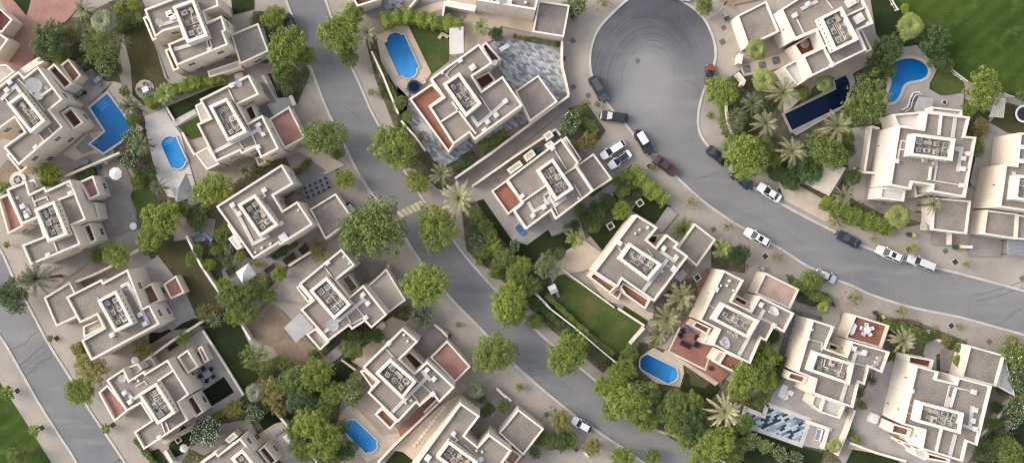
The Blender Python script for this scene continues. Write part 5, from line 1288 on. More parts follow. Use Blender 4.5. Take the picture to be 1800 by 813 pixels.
def deep_water(deep, shallow, p0, p1):
    """water that is deep at p0 and shallow at p1"""
    m, nt, b = base_nodes('pool_water', .15, .18)
    p = pos(nt); d = Vector((p1[0]-p0[0], p1[1]-p0[1], 0)); ln = d.length
    sb = N(nt, 'ShaderNodeVectorMath', operation='SUBTRACT'); nt.links.new(p, sb.inputs[0]); sb.inputs[1].default_value = (p0[0], p0[1], 0)
    dt = N(nt, 'ShaderNodeVectorMath', operation='DOT_PRODUCT'); nt.links.new(sb.outputs[0], dt.inputs[0]); dt.inputs[1].default_value = tuple(d/(ln*ln))
    col = ramp(nt, dt.outputs['Value'], .05, .95, deep, shallow)
    f = ramp(nt, noise(nt, p, .7, 3), .3, .7, L(.88,.9,.92), L(1.1,1.08,1.06))
    col = mix(nt, 1.0, col, f, 'MULTIPLY')
    nt.links.new(col, b.inputs['Base Color'])
    bp = N(nt, 'ShaderNodeBump'); bp.inputs['Strength'].default_value = .1; nt.links.new(noise(nt, p, 2.2, 2), bp.inputs['Height']); nt.links.new(bp.outputs[0], b.inputs['Normal'])
    return m
DEEP, MID, SHAL = L(.002,.065,.20), L(.004,.13,.36), L(.045,.24,.52)
def pool(label, pts, z=FULL, cw=.45, ends=None, cols=(DEEP, MID), cm='patio_white', smooth=0, steps=(), cz=.42, wm=None):
    q = z.poly(pts, cz)
    if smooth: q = catmull(q+[q[0]], smooth)[:-1]
    q = ccw(q); c = (sum(p[0] for p in q)/len(q), sum(p[1] for p in q)/len(q))
    q = [(p[0]-c[0], p[1]-c[1]) for p in q]
    o = thing('swimming_pool', label, 'pool', (*c, 0), 0, 'private swimming pools')
    out = inset(q, -cw); m = MB(); n = len(q); PAVED.append([(a+c[0], b+c[1]) for a, b in out])
    for i in range(n):
        j = (i+1) % n
        m.face([(*out[i],0),(*out[j],0),(*out[j],cz),(*out[i],cz)]); m.face([(*out[i],cz),(*out[j],cz),(*q[j],cz),(*q[i],cz)])
        m.face([(*q[i],cz),(*q[j],cz),(*q[j],0),(*q[i],0)])
    m.build('coping', M[cm], o)
    wt = M[wm] if wm else deep_water(cols[0], cols[1], z.w(ends[0]), z.w(ends[1]))
    w = MB(); w.face([(*p, cz-.12) for p in q]); w.build('water', wt, o)
    for k, st in enumerate(steps):
        s = MB(); s.strip([(a-c[0], b-c[1]) for a, b in catmull(z.poly(st, cz-.1), 5)], .1, cz-.117+.001*k, cz-.117+.001*k); s.build('step', M['step'], o)
    return o
ZA, ZB, ZC_, ZD, ZE = Z(240,180,4.517), Z(1110,610,10.16), Z(590,720,8.74), Z(660,40,6.25), Z(1360,120,6.256)
pool('L-shaped bright blue pool with white coping beside the plant box villa', [(548,378),(652,293),(800,492),(748,570),(628,650),(552,598),(642,522)], Z1, .35, ((560,600),(720,380)), (DEEP, L(.008,.15,.40)), steps=[[(590,372),(615,351),(640,330)],[(600,385),(625,364),(650,343)],[(610,398),(635,377),(660,356)],[(565,600),(582,588),(600,575)]])
pool('small blue pool with arched steps in a white paved terrace', [(195,335),(203,305),(230,280),(265,268),(298,278),(312,275),(327,312),(397,462),(382,474),(378,492),(358,516),(325,528),(302,518),(280,520),(263,490)], ZA, .22, ((230,420),(370,420)), (L(.006,.15,.42), L(.045,.25,.55)), steps=[[(215,335),(262,325),(295,285)],[(220,320),(255,310),(282,282)],[(228,305),(250,300),(270,282)]])
pool('large blue pool with rounded roman ends beside a lawn', [(95,225),(130,207),(130,170),(160,130),(210,108),(255,115),(283,136),(310,125),(478,490),(445,506),(450,545),(420,588),(370,608),(325,600),(305,576),(262,592)], ZD, .25, ((190,150),(390,580)), (L(.002,.075,.23), L(.045,.24,.54)), cm='patio_beige')
pool('kidney shaped blue pool in grey paving near the field', [(190,375),(215,332),(260,313),(310,309),(360,325),(391,355),(393,390),(370,413),(330,424),(290,432),(262,455),(245,500),(220,532),(190,540),(178,520),(190,475),(203,430),(190,400)], T(5,0), .5, ((250,330),(220,520)), (L(.003,.10,.31), L(.010,.16,.40)), smooth=3, cm='patio_beige')
pool('dark navy lap pool between palms and villa', [(120,505),(690,232),(670,135),(790,78),(825,130),(845,215),(775,402),(203,680)], ZE, .35, wm='water_dark', cm='patio_grey')
pool('blue pool with curved white-edged steps under the red patio', [(157,235),(180,185),(230,150),(290,125),(810,380),(802,402),(822,440),(827,490),(810,550),(770,598),(695,622),(680,645),(640,640),(190,395),(158,350)], ZB, .22, ((200,250),(780,500)), (L(.002,.075,.22), L(.03,.20,.47)), steps=[[(735,400),(715,500),(680,600)],[(770,400),(735,500),(715,605)],[(800,420),(765,500),(745,600)],[(815,460),(790,520),(775,580)]])
pool('light blue pool with curved steps beside the timber deck', [(118,312),(137,300),(130,230),(165,175),(215,152),(270,162),(290,145),(637,480),(618,500),(635,550),(610,600),(560,640),(500,638),(465,660)], ZC_, .22, ((250,480),(450,300)), (L(.006,.15,.42), L(.045,.25,.55)), steps=[[(150,280),(220,270),(265,180)],[(150,250),(205,240),(240,175)],[(155,225),(185,215),(210,170)],[(500,625),(570,600),(610,520)]])
x, y = W(743, 142, .5)
o = thing('tub_cover', 'round cream hot tub cover beside the dark hot tub', 'cover', (x, y, 0)); m = MB(); m.cyl((0,0,0), .62, .45, 18, 0, .58); m.build('lid', M['canvas_sand'], o); m = MB(); m.box((0,.0,.45), (.3,.05,.03)); m.build('handle', M['dark'], o)
# hot tub and its round lid
x, y = Z11.w((83,307), .8)
o = thing('hot_tub', 'round dark hot tub beside the roman-ended pool', 'hot tub', (x, y, 0))
m = MB(); m.cyl((0,0,0), 1.15, .8, 20); m.build('tub', M['grey_fabric'], o); m = MB(); m.cyl((0,0,.8), .92, .02, 20); m.build('water', M['water_dark'], o)
m = MB()
for i in range(20):
    a, b = i*math.tau/20, (i+1)*math.tau/20
    m.face([(1.2*math.cos(a),1.2*math.sin(a),.84),(1.2*math.cos(b),1.2*math.sin(b),.84),(.95*math.cos(b),.95*math.sin(b),.84),(.95*math.cos(a),.95*math.sin(a),.84)])
m.build('rim', M['dark'], o)
def table(u, v, label, r=.7, mt='white_plastic', z=FULL, hh=.75, chairs=0, cm='grey_fabric', rz=0, sq=None):
    x, y = z.w((u, v), hh); o = thing('garden_table', label, 'table', (x, y, 0), rz)
    m = MB()
    if sq: m.box((0,0,hh-.06), (sq[0], sq[1], .06))
    else: m.cyl((0,0,hh-.06), r, .06, 18)
    m.build('top', M[mt], o); m = MB(); m.cyl((0,0,0), .08, hh-.06, 8); m.cyl((0,0,0), .35, .04, 10); m.build('leg', M['dark'], o)
    return o
def chair_mesh(mt):
    m = MB(); m.box((0,0,.40), (.55,.55,.1)); m.box((-.26,0,.5), (.08,.55,.45)); m.box((0,.28,.5), (.5,.06,.18)); m.box((0,-.28,.5), (.5,.06,.18))
    for a in (-.22,.22):
        for b in (-.22,.22): m.box((a,b,0), (.06,.06,.4))
    return m.mesh('garden_chair', M[mt])
CH = {k: chair_mesh(k) for k in ('grey_fabric','black_wicker','white_plastic','blue_fabric')}
def chairs_around(u, v, n, d, label, k, z=FULL, rz=0, hh=.5):
    x, y = z.w((u, v), hh)
    for i in range(n):
        a = rz+i*math.tau/n
        o = link('garden_chair', CH[k], None, (x+d*math.cos(a), y+d*math.sin(a), .0), a+math.pi)
        tag(o, label, 'chair', 'garden chairs around '+label.split(' around ')[-1])
def parasol(u, v, label, r, mt='canvas', z=FULL, h=2.4, n=8):
    x, y = z.w((u, v), h); o = thing('parasol', label, 'parasol', (x, y, 0), .3)
    m = MB()
    for i in range(n):
        a, b = i*math.tau/n, (i+1)*math.tau/n
        m.face([(r*math.cos(a), r*math.sin(a), h), (r*math.cos(b), r*math.sin(b), h), (0,0,h+r*.32)])
        m.face([(r*math.cos(a), r*math.sin(a), h-.15), (r*math.cos(b), r*math.sin(b), h-.15), (r*math.cos(b), r*math.sin(b), h), (r*math.cos(a), r*math.sin(a), h)])
    m.build('canopy', M[mt], o); m = MB(); m.tube((0,0,0), (0,0,h+r*.32), .04, .04, 8); m.cyl((0,0,0), .3, .08, 12); m.build('pole', M['dark'], o)
parasol(203,305,'large octagonal cream parasol on the dark paved yard', 1.15)
parasol(237,633,'white parasol by the olive tree between left villas', .72, z=FULL)
parasol(323,787,'white folded parasol in the bottom left back yard', .75)
table(234,397,'round white table at the edge of the grey patio', .65, hh=.8)
table(255,157,'pale square table on the round patio', mt='white_plastic', sq=(1.1,.9), rz=.5); chairs_around(255,157,4,.95,'grey chair around the pale table on the round patio','grey_fabric')
x, y = W(170,142,.7)
table(170,140,'grey patio table on the left small patio', sq=(1.2,.8), mt='grey_plastic', rz=.6); chairs_around(170,140,4,.95,'grey chair around the patio table over the L-shaped pool','grey_fabric', rz=.6)
table(139,163,'dark glass table by the pool side wall', sq=(1.3,.8), mt='grey_fabric', rz=.6); chairs_around(139,163,3,1.0,'dark chair around the glass table by the pool','black_wicker')
table(364,657,'square stone-grey table beside the black turf', sq=(1.4,1.1), mt='grey_plastic', rz=.6); chairs_around(364,657,5,1.15,'black chair around the stone-grey table','black_wicker', rz=.9)
# red patio seating set, all black wicker
x, y = Z14.w((125,570), .5)
def sofa(u, v, l, w, rz, label, mt, z=FULL, cush='grey_fabric', cat='sofa', nm='garden_sofa'):
    x, y = z.w((u, v), .5); o = thing(nm, label, cat, (x, y, 0), rz)
    m = MB(); m.box((0,0,0), (l, w, .32)); m.box((0,-w/2+.08,.32), (l,.16,.45)); m.box((-l/2+.08,0,.32), (.16,w,.28)); m.box((l/2-.08,0,.32), (.16,w,.28)); m.build('frame', M[mt], o)
    n = max(1, round(l/.75)); cwid = (l-.36)/n
    for i in range(n):
        m = MB(); m.box((-l/2+.18+cwid*(i+.5), .06, .32), (cwid-.03, w-.22, .14)); m.build('cushion', M[cush], o)
    return o
sofa(122,572,1.9,.85,R(152),'long black wicker sofa on the red paved patio','black_wicker',Z14,'black_wicker')
sofa(188,572,.9,.8,R(60),'black wicker armchair right of the sofa on red patio','black_wicker',Z14,'black_wicker','armchair','garden_armchair')
sofa(192,530,.9,.8,R(75),'upper right black wicker armchair on the red patio','black_wicker',Z14,'black_wicker','armchair','garden_armchair')
sofa(92,515,.9,.8,R(-60),'lower left black wicker armchair on the red patio','black_wicker',Z14,'black_wicker','armchair','garden_armchair')
sofa(105,488,.9,.8,R(-70),'upper left black wicker armchair on the red patio','black_wicker',Z14,'black_wicker','armchair','garden_armchair')
table(135,480,'blue-black round stool table at the top of red patio', .4, 'blue_fabric', Z14, .5)
x, y = Z14.w((277,715), .6)
o = thing('round_planter', 'dark round planter on the red patio corner', 'planter', (x, y, 0)); m = MB(); m.cyl((0,0,0), .35, .5, 14, 0, .45); m.build('pot', M['dark'], o); m = MB(); m.cyl((0,0,.44), .4, .08, 12); m.build('soil', M['hole'], o)
# white lounge set by the mosaic terrace
sofa(258,470,2.3,.9,R(65),'white curved garden sofa above the mosaic terrace','white_plastic',Z17,'white_plastic')
sofa(300,480,.9,.85,R(150),'white garden armchair beside the white sofa','white_plastic',Z17,'white_plastic','armchair','garden_armchair')
sofa(272,500,.9,.85,R(20),'lower white garden armchair near the mosaic terrace','white_plastic',Z17,'white_plastic','armchair','garden_armchair')
table(288,478,'white coffee table among the white seats', .45, 'white_plastic', Z17, .4)
sofa(318,445,.8,.8,R(120),'small grey garden chair by the white sofa','grey_plastic',Z17,'grey_fabric','armchair','garden_armchair')
sofa(448,700,2.2,.9,R(75),'grey day bed on the white seat corner','white_plastic',Z17,'grey_fabric','day bed','day_bed')
# red roof deck table of the mosaic villa stands on the deck
def roof_table(u, v, z, h, label):
    x, y = z.w((u, v), h+.75); o = thing('deck_table', label, 'table', (x, y, h))
    m = MB(); m.cyl((0,0,.7), .62, .06, 12); m.build('top', M['white_plastic'], o); m = MB(); m.cyl((0,0,0), .07, .7, 8); m.build('leg', M['white_plastic'], o)
    for i in range(5):
        a = i*math.tau/5+.3
        c = link('garden_chair', CH['white_plastic'], None, (x+.85*math.cos(a), y+.85*math.sin(a), h), a+math.pi)
        tag(c, 'white chair around the '+' '.join(label.split()[2:]), 'chair', 'white chairs on the '+' '.join(label.split()[-3:]))
roof_table(703,148,Z17,3.5,'round white table on the red roof deck')
x, y = Z17.w((632,145), 4)
o = thing('garden_parasol', 'long white folded parasol lying on the red roof deck', 'parasol', (x, y, 3.51), R(70))
m = MB()
q = [(-1.15,0),(-.8,.45),(.7,.5),(1.15,.1),(.8,-.45),(-.7,-.42)]
m.prism(q, 0, .35); m.prism([(a*.8,b*.7) for a,b in q], .35, .5); m.build('canopy', M['canvas'], o); m = MB(); m.tube((-1.3,0,.2),(1.4,0,.2),.05); m.build('pole', M['dark'], o)
x, y = Z15.w((448,240), 4.2)
o = thing('deck_table', 'octagonal table on the dark brown terrace', 'table', (x, y, 3.6), R(22))
m = MB(); m.cyl((0,0,.68), .8, .07, 8); m.build('top', M['timber'], o); m = MB(); m.cyl((0,0,0), .12, .68, 8); m.build('leg', M['dark'], o)
# gazebos
def gazebo(corners, label, mt, h=2.5, peak=1.0, z=FULL):
    q = ccw([z.w(p, h) for p in corners]); c = (sum(p[0] for p in q)/4, sum(p[1] for p in q)/4); q = [(p[0]-c[0], p[1]-c[1]) for p in q]
    o = thing('gazebo', label, 'gazebo', (*c, 0)); m = MB()
    for i in range(4):
        a, b = q[i], q[(i+1) % 4]
        s = .16
        m.face([(*a,h),(*b,h),(b[0]*s,b[1]*s,h+peak),(a[0]*s,a[1]*s,h+peak)]); m.face([(*a,h-.22),(*b,h-.22),(*b,h),(*a,h)])
        m.face([(a[0]*s,a[1]*s,h+peak),(b[0]*s,b[1]*s,h+peak),(0,0,h+peak+.25)])
    m.build('roof', M[mt], o)
    for p in q:
        k = MB(); k.box((p[0]*.93, p[1]*.93, 0), (.09,.09,h)); k.build('post', M['dark'], o)
gazebo([(162,655),(230,606),(270,667),(198,713)], 'white square gazebo with a pointed roof in the lush garden', 'canvas', 2.5, 1.2, Z7)
gazebo([(297,322),(327,304),(341,343),(311,357)], 'grey square tent by the white pool terrace', 'canvas_grey', 2.5, 1.2)
# carport roofs, pergolas, sheds
def slab_roof(corners, label, mt, h, nm, cat, z=FULL, slats=0, posts='dark', t=.1):
    q = ccw([z.w(p, h) for p in corners]); c = (sum(p[0] for p in q)/len(q), sum(p[1] for p in q)/len(q)); q = [(p[0]-c[0], p[1]-c[1]) for p in q]
    o = thing(nm, label, cat, (*c, 0)); 
    m = MB()
    if slats:
        a, b, d, e = (Vector(p) for p in q)
        for i in range(slats):
            t_ = (i+.5)/slats; m.strip([tuple(a+(e-a)*t_), tuple(b+(d-b)*t_)], .14, h-.14, h)
        m.strip([tuple(a), tuple(e)], .15, h-.32, h-.145); m.strip([tuple(b), tuple(d)], .15, h-.32, h-.145)
    else: m.prism(q, h-t, h)
    m.build('slats' if slats else 'roof', M[mt], o)
    for p in q[:4]:
        k = MB(); k.box((p[0]*.92, p[1]*.92, 0), (.12,.12,h-.15)); k.build('post', M[posts], o)
    return o
slab_roof([(65,572),(165,480),(247,570),(140,662)], 'grey corrugated metal canopy beside the sandy yard', 'metal_sheet', 2.9, 'metal_canopy', 'canopy', Z8)
slab_roof([(812,212),(920,200),(922,400),(815,412)], 'white flat carport roof beside the pool lawn', 'roof_white', 2.6, 'carport', 'carport', Z19)
slab_roof([(815,420),(880,416),(882,460),(815,465)], 'small timber pergola below the white carport', 'timber', 2.4, 'pergola', 'pergola', Z19, 6)
slab_roof([(720,612),(748,515),(805,520),(795,618)], 'white slatted pergola below the field fence', 'coping', 2.4, 'pergola', 'pergola', T(5,0), 9)
slab_roof([(820,450),(905,452),(905,535),(820,530)], 'grey slatted carport pergola at the right edge', 'grey_fabric', 2.6, 'pergola', 'pergola', T(5,1), 12)
slab_roof([(425,270),(480,232),(512,283),(445,322)], 'dark timber lattice over the villa court', 'timber', 3.2, 'lattice_pergola', 'pergola', Z7, 6)
slab_roof([(440,612),(497,535),(550,578),(487,662)], 'dark timber lattice over the court near the bottom', 'timber', 3.2, 'lattice_pergola', 'pergola', Z10, 6)
for zz, qq in ((Z7, [(425,270),(480,232),(512,283),(445,322)]), (Z10, [(440,612),(497,535),(550,578),(487,662)])):
    pass
slab_roof([(320,90),(345,28),(420,40),(415,105),(330,120)], 'grey slatted terrace cover above the white villa', 'canvas_grey', 2.4, 'terrace_cover', 'canopy', Z16)
slab_roof([(490,425),(545,385),(600,318),(712,345),(622,492)], 'sand coloured fabric carport with folds by the road', 'canvas_sand', 2.6, 'fabric_carport', 'carport', Z22, t=.08)
slab_roof([(640,470),(690,425),(722,455),(680,505)], 'small grey tent roof between two villas', 'canvas_grey', 2.2, 'shade_tent', 'canopy', Z13)
slab_roof([(275,250),(330,225),(352,260),(290,282)], 'grey metal shed roof by the white parasol', 'metal_sheet', 2.2, 'garden_shed', 'shed', Z4)
slab_roof([(1055,405),(1120,355),(1172,420),(1120,470)], 'small pale canopy on the bottom villa patio', 'canvas', 2.3, 'shade_tent', 'canopy', Z21)
# loungers
def lounger(u, v, rz, label, mt='pale_blue_fabric', z=FULL):
    x, y = z.w((u, v), .4); o = thing('sun_lounger', label, 'lounger', (x, y, 0), rz)
    m = MB()
    for a in (-.75,.55):
        for b in (-.25,.25): m.box((a,b,0), (.06,.06,.28))
    m.box((-.1,0,.28), (1.9,.62,.06)); m.build('frame', M['white_plastic'], o)
    m = MB(); m.box((-.3,0,.34), (1.3,.58,.08)); m.face([(.35,-.29,.36),(.35,.29,.36),(.95,.29,.75),(.95,-.29,.75)]); m.face([(.35,.29,.30),(.35,-.29,.30),(.95,-.29,.69),(.95,.29,.69)])
    m.build('mattress', M[mt], o)
lounger(342,412,.5,'upper blue-grey lounger in the shady garden corner','grey_fabric'); lounger(352,421,.2,'second blue-grey lounger in the shady garden corner','grey_fabric'); lounger(366,417,-.7,'right-hand blue-grey lounger in the shady garden corner','grey_fabric')
lounger(490,759,.6,'pale blue lounger on the bottom villa patio','pale_blue_fabric'); lounger(509,786,1.1,'blue lounger beside the small canopy','pale_blue_fabric')
lounger(386,787,.9,'grey lounger left of the bottom villa','grey_fabric'); lounger(377,767,.4,'grey lounger by the blossom tree','grey_fabric'); lounger(374,667,.4,'blue-grey lounger next to the stone table','grey_fabric')
lounger(916,402,R(-55),'blue lounger by the corner of the grey patio','blue_fabric'); lounger(912,405,R(-55),'blue lounger left of its pair on the grey patio','blue_fabric') 
lounger(1600,180,1.0,'dark lounger beside the white arched trellis','grey_fabric'); lounger(1606,171,1.0,'dark lounger near the kidney pool end','grey_fabric')
# white arched trellis beside the kidney pool
x, y = T(5,0).w((330,520), 1)
o = thing('arched_trellis', 'white arched garden trellis beside the kidney pool', 'trellis', (x, y, 0)); m = MB()
pts = catmull([tuple(Vector(T(5,0).w(p,1))-Vector((x,y))) for p in ((258,578),(288,560),(300,520),(318,490),(352,486))], 5)
m.strip(pts, .22, .9, 1.05); m.build('top_rail', M['coping'], o); m = MB(); m.strip([(a+.45,b-.35) for a,b in pts], .15, .9, 1.0); m.build('lower_rail', M['coping'], o)
for k in range(0, len(pts), 3):
    m = MB(); m.tube((*pts[k],0), (*pts[k],.95), .05); m.build('post', M['coping'], o)
# trampoline
x, y = T(5,0).w((900,600), .9); o = thing('trampoline', 'round trampoline with a white rim at the right edge', 'trampoline', (x, y, 0)); m = MB(); ring = MB()
for i in range(28):
    a, b = i*math.tau/28, (i+1)*math.tau/28
    ring.face([(1.55*math.cos(a),1.55*math.sin(a),.9),(1.55*math.cos(b),1.55*math.sin(b),.9),(1.2*math.cos(b),1.2*math.sin(b),.92),(1.2*math.cos(a),1.2*math.sin(a),.92)])
    m.face([(0,0,.86),(1.22*math.cos(a),1.22*math.sin(a),.88),(1.22*math.cos(b),1.22*math.sin(b),.88)])
ring.build('rim', M['white_plastic'], o); m.build('mat', M['black_wicker'], o)
for i in range(6):
    k = MB(); k.tube((1.4*math.cos(i*1.047),1.4*math.sin(i*1.047),0),(1.4*math.cos(i*1.047),1.4*math.sin(i*1.047),.88),.04); k.build('leg', M['dark'], o)
# swing set with a little roof on the big lawn
x, y = T(3,1).w((215,710), 2); o = thing('play_tower', 'small play tower with grey roof and slide on the large lawn', 'play tower', (x, y, 0), R(25))
m = MB(); m.face([(-.7,-.75,2.1),(.7,-.75,2.1),(.7,0,2.6),(-.7,0,2.6)]); m.face([(.7,.75,2.1),(-.7,.75,2.1),(-.7,0,2.6),(.7,0,2.6)]); m.build('roof', M['roof_white'], o)
for a in (-.6,.6):
    for b in (-.6,.6): k = MB(); k.box((a,b,0),(.1,.1,2.15)); k.build('post', M['timber'], o)
m = MB(); m.box((0,0,1.0),(1.3,1.3,.08)); m.build('platform', M['timber'], o)
m = MB(); m.face([(.2,-.65,1.1),(.75,-.65,1.1),(.75,-2.0,.1),(.2,-2.0,.1)]); m.face([(.2,-.65,1.05),(.2,-2.0,.05),(.75,-2.0,.05),(.75,-.65,1.05)]); m.build('slide', M['grey_fabric'], o)
m = MB(); m.tube((.3,.6,2.1),(1.0,3.0,2.1),.07); m.tube((1.0,3.0,2.1),(.5,3.2,0),.06); m.tube((1.0,3.0,2.1),(1.6,2.8,0),.06); m.build('swing_beam', M['timber'], o)
for t in (.45,.75):
    m = MB(); m.box((.3+.7*t,.6+2.4*t,.45),(.4,.18,.04)); m.tube((.15+.7*t,.6+2.4*t,.45),(.15+.7*t,.6+2.4*t,2.08),.012); m.tube((.45+.7*t,.6+2.4*t,.45),(.45+.7*t,.6+2.4*t,2.08),.012); m.build('swing', M['dark'], o)
# white sunshade on the pool lawn
x, y = T(2,0).w((537,190), .4); o = thing('bent_mattress', 'pale yellow folded lawn mattress on the pool lawn', 'mattress', (x, y, 0)); m = MB()
m.strip([tuple(Vector(T(2,0).w(p,.3))-Vector((x,y))) for p in ((514,203),(532,178),(565,196))], .55, .1, .32); m.build('pad', M['canvas_sand'], o)
table(860,250,'white long garden table on the slate patio', sq=(1.9,.75), mt='white_plastic', rz=R(32), z=T(2,0))
sofa(880,290,1.6,.6,R(32),'grey bench below the white slate patio table','grey_plastic',T(2,0),'grey_fabric','bench','garden_bench')
sofa(828,232,.7,.6,R(60),'single grey chair left of the slate patio table','grey_plastic',T(2,0),'grey_fabric','chair','garden_chair')
# planters in the dark green lawns
for p, lb in (((432,22),'square stone planter frame in the hedged lawn'),((253,162),'square stone planter frame beside the lime tree'),((780,475),'square stone frame by the pink side walk')):
    x, y = Z13.w(p, .3); o = thing('stone_planter', lb, 'planter', (x, y, 0), R(33)); m = MB()
    for a, b, c, d in ((0,.5,1.2,.2),(0,-.5,1.2,.2),(.5,0,.2,.8),(-.5,0,.2,.8)): m.box((a,b,0),(c,d,.4))
    m.build('frame', M['line'], o); m = MB(); m.box((0,0,0),(.8,.8,.3)); m.build('soil', M['hole'], o)
x, y = Z4.w((493,683), .3); o = thing('stone_planter', 'square white planter frame near the tree full of blossoms', 'planter', (x, y, 0), R(33)); m = MB()
for a, b, c, d in ((0,.42,1.0,.16),(0,-.42,1.0,.16),(.42,0,.16,.7),(-.42,0,.16,.7)): m.box((a,b,0),(c,d,.4))
m.build('frame', M['line'], o); m = MB(); m.box((0,0,0),(.7,.7,.3)); m.build('soil', M['hole'], o)
# covered furniture
def lump(u, v, l, w, h, rz, label, mt, nm, cat, z=FULL):
    x, y = z.w((u, v), h); r = random.Random(int(u)); o = thing(nm, label, cat, (x, y, 0), rz)
    m = MB(); n = 12; rings = []
    for k, (s, zz) in enumerate(((1,0),(.97,h*.55),(.86,h*.88),(.55,h),(.1,h*1.04))):
        rings.append([(l/2*s*math.copysign(abs(math.cos(i*math.tau/n))**.5, math.cos(i*math.tau/n))*r.uniform(.94,1.04), w/2*s*math.copysign(abs(math.sin(i*math.tau/n))**.5, math.sin(i*math.tau/n))*r.uniform(.94,1.04), zz*r.uniform(.95,1.03)) for i in range(n)])
    for a, b in zip(rings, rings[1:]):
        for i in range(n): m.face([a[i], a[(i+1)%n], b[(i+1)%n], b[i]])
    m.face(rings[-1]); m.build('cover', M[mt], o, smooth=True)
    m = MB(); m.strip([(l/2*1.0*math.cos(i*math.tau/16), w/2*1.0*math.sin(i*math.tau/16)) for i in range(17)], .05, .05, .1); m.build('hem', M['grey_fabric'], o)
lump(58,563,2.0,1.9,1.1,R(70),'garden set under a white cover on the broad drive','canvas','covered_furniture','covered furniture',Z18)
lump(343,115,1.9,1.3,1.0,R(15),'oval pale covered table above the pink deck villa','canvas_sand','covered_furniture','covered furniture',Z6)
lump(240,82,1.9,1.3,1.0,R(40),'oval pale covered table in the yard above brick red deck','canvas','covered_furniture','covered furniture',Z9)
# round stone seat by the left earth path
x, y = Z2.w((108,125), .4); o = thing('stone_bench', 'round pale stone bench ring on the earth path', 'bench', (x, y, 0)); m = MB(); m.strip([(1.1*math.cos(a*.2618), 1.1*math.sin(a*.2618)) for a in range(25)], .7, 0, .4); m.build('ring', M['patio_white'], o)
m = MB(); m.box((0,0,0),(.8,.8,.45),R(30)); m.build('table_block', M['grey_plastic'], o)
x, y = T(5,0).w((483,540), .5); o = thing('fire_bowl', 'round stone fire bowl near the kidney pool villa', 'fire bowl', (x, y, 0)); m = MB(); m.strip([(.42*math.cos(a*.3927), .42*math.sin(a*.3927)) for a in range(17)], .18, 0, .5); m.build('rim', M['kerb'], o); m = MB(); m.cyl((0,0,.0),.36,.38,14); m.build('bowl', M['hole'], o)
# white umbrella-like cover beside the parasol yard etc.
lump(222,88,1.1,1.0,1.0,0,'small pale covered barbecue beside the lime rounded tree','canvas_grey','covered_barbecue','barbecue',Z2)
lump(640,15,.7,.6,.7,R(20),'white covered box by the wall of the parasol yard','canvas','covered_box','box',Z2)
lump(595,45,.7,.8,.7,R(40),'blue covered box at the plot wall','blue_fabric','covered_box','box',Z2)
lump(510,712,1.7,1.1,.9,R(30),'grey-blue covered table at the plot wall by the pool patio','grey_fabric','covered_furniture','covered furniture',Z1)
lump(348,222,1.1,.9,.9,R(30),'dark blue covered barbecue among the cream boxes','blue_fabric','covered_barbecue','barbecue',Z12)
lump(130,382,.8,.8,.5,0,'round blue-grey tub beside the square red terrace','grey_fabric','plunge_tub','tub',Z12)
# builders' rubble at the top
x, y = W(690, 8); r = random.Random(5)
for i in range(16):
    m = MB(); s = r.uniform(.3,.9); m.box((0,0,0),(s*1.5,s,r.uniform(.2,.6)),r.uniform(0,3)); m.box((s*.3,s*.2,r.uniform(.1,.2)),(s*.8,s*.5,.3),r.uniform(0,3)); m.box((-s*.3,s*.1,.05),(s*.5,s*.9,.25),r.uniform(0,3))
    tag(m.build('rubble_block', M[r.choice(('canvas_grey','grey_fabric','grey_plastic','kerb'))], None, (*W(*(680+r.uniform(0,26), r.uniform(-2,16))), 0)), 'grey lump in the heap of builders rubble at the top', 'rubble', 'builders rubble in the top yard')
# timber garden frames
def raised_bed(u, v, l, w, rz, label, z=FULL):
    x, y = z.w((u, v), .4); o = thing('raised_bed', label, 'raised bed', (x, y, 0), rz); m = MB()
    for a, b, c, d in ((0,w/2,l,.14),(0,-w/2,l,.14),(l/2,0,.14,w),(-l/2,0,.14,w)): m.box((a,b,0),(c,d,.4))
    m.build('frame', M['timber'], o); m = MB(); m.box((0,0,0),(l-.15,w-.15,.3)); m.build('soil', M['hole'], o)
raised_bed(447,583,2.4,1.3,R(35),'dark raised bed under the lattice court villa', Z7); raised_bed(523,533,1.8,1.4,R(40),'second raised bed below the lattice villa wall', Z7); raised_bed(345,635,2.2,1.0,R(35),'raised bed beside the white gazebo', Z7)
raised_bed(140,650,1.8,1.4,R(30),'square bed left of the white gazebo', Z7)
# patio heaters, benches etc.
sofa(700,505,1.8,.7,R(35),'black swing bench by the pergola near the wall','black_wicker',Z3,'black_wicker','bench','garden_bench')
# three blue bins in a frame by the hedge
for i, (u, v) in enumerate(((488,243),(507,229),(526,215))):
    x, y = T(3,1).w((u, v), 1); o = thing('blue_bin', ('left','middle','right')[i]+' blue bin of the three standing by the shrubs', 'bin', (x, y, 0), R(35), 'three blue bins')
    m = MB(); m.cyl((0,0,0), .32, .95, 14, 0, .4); m.build('barrel', M['blue_fabric'], o); m = MB(); m.cyl((0,0,.95), .3, .05, 14); m.build('lid', M['grey_plastic'], o)
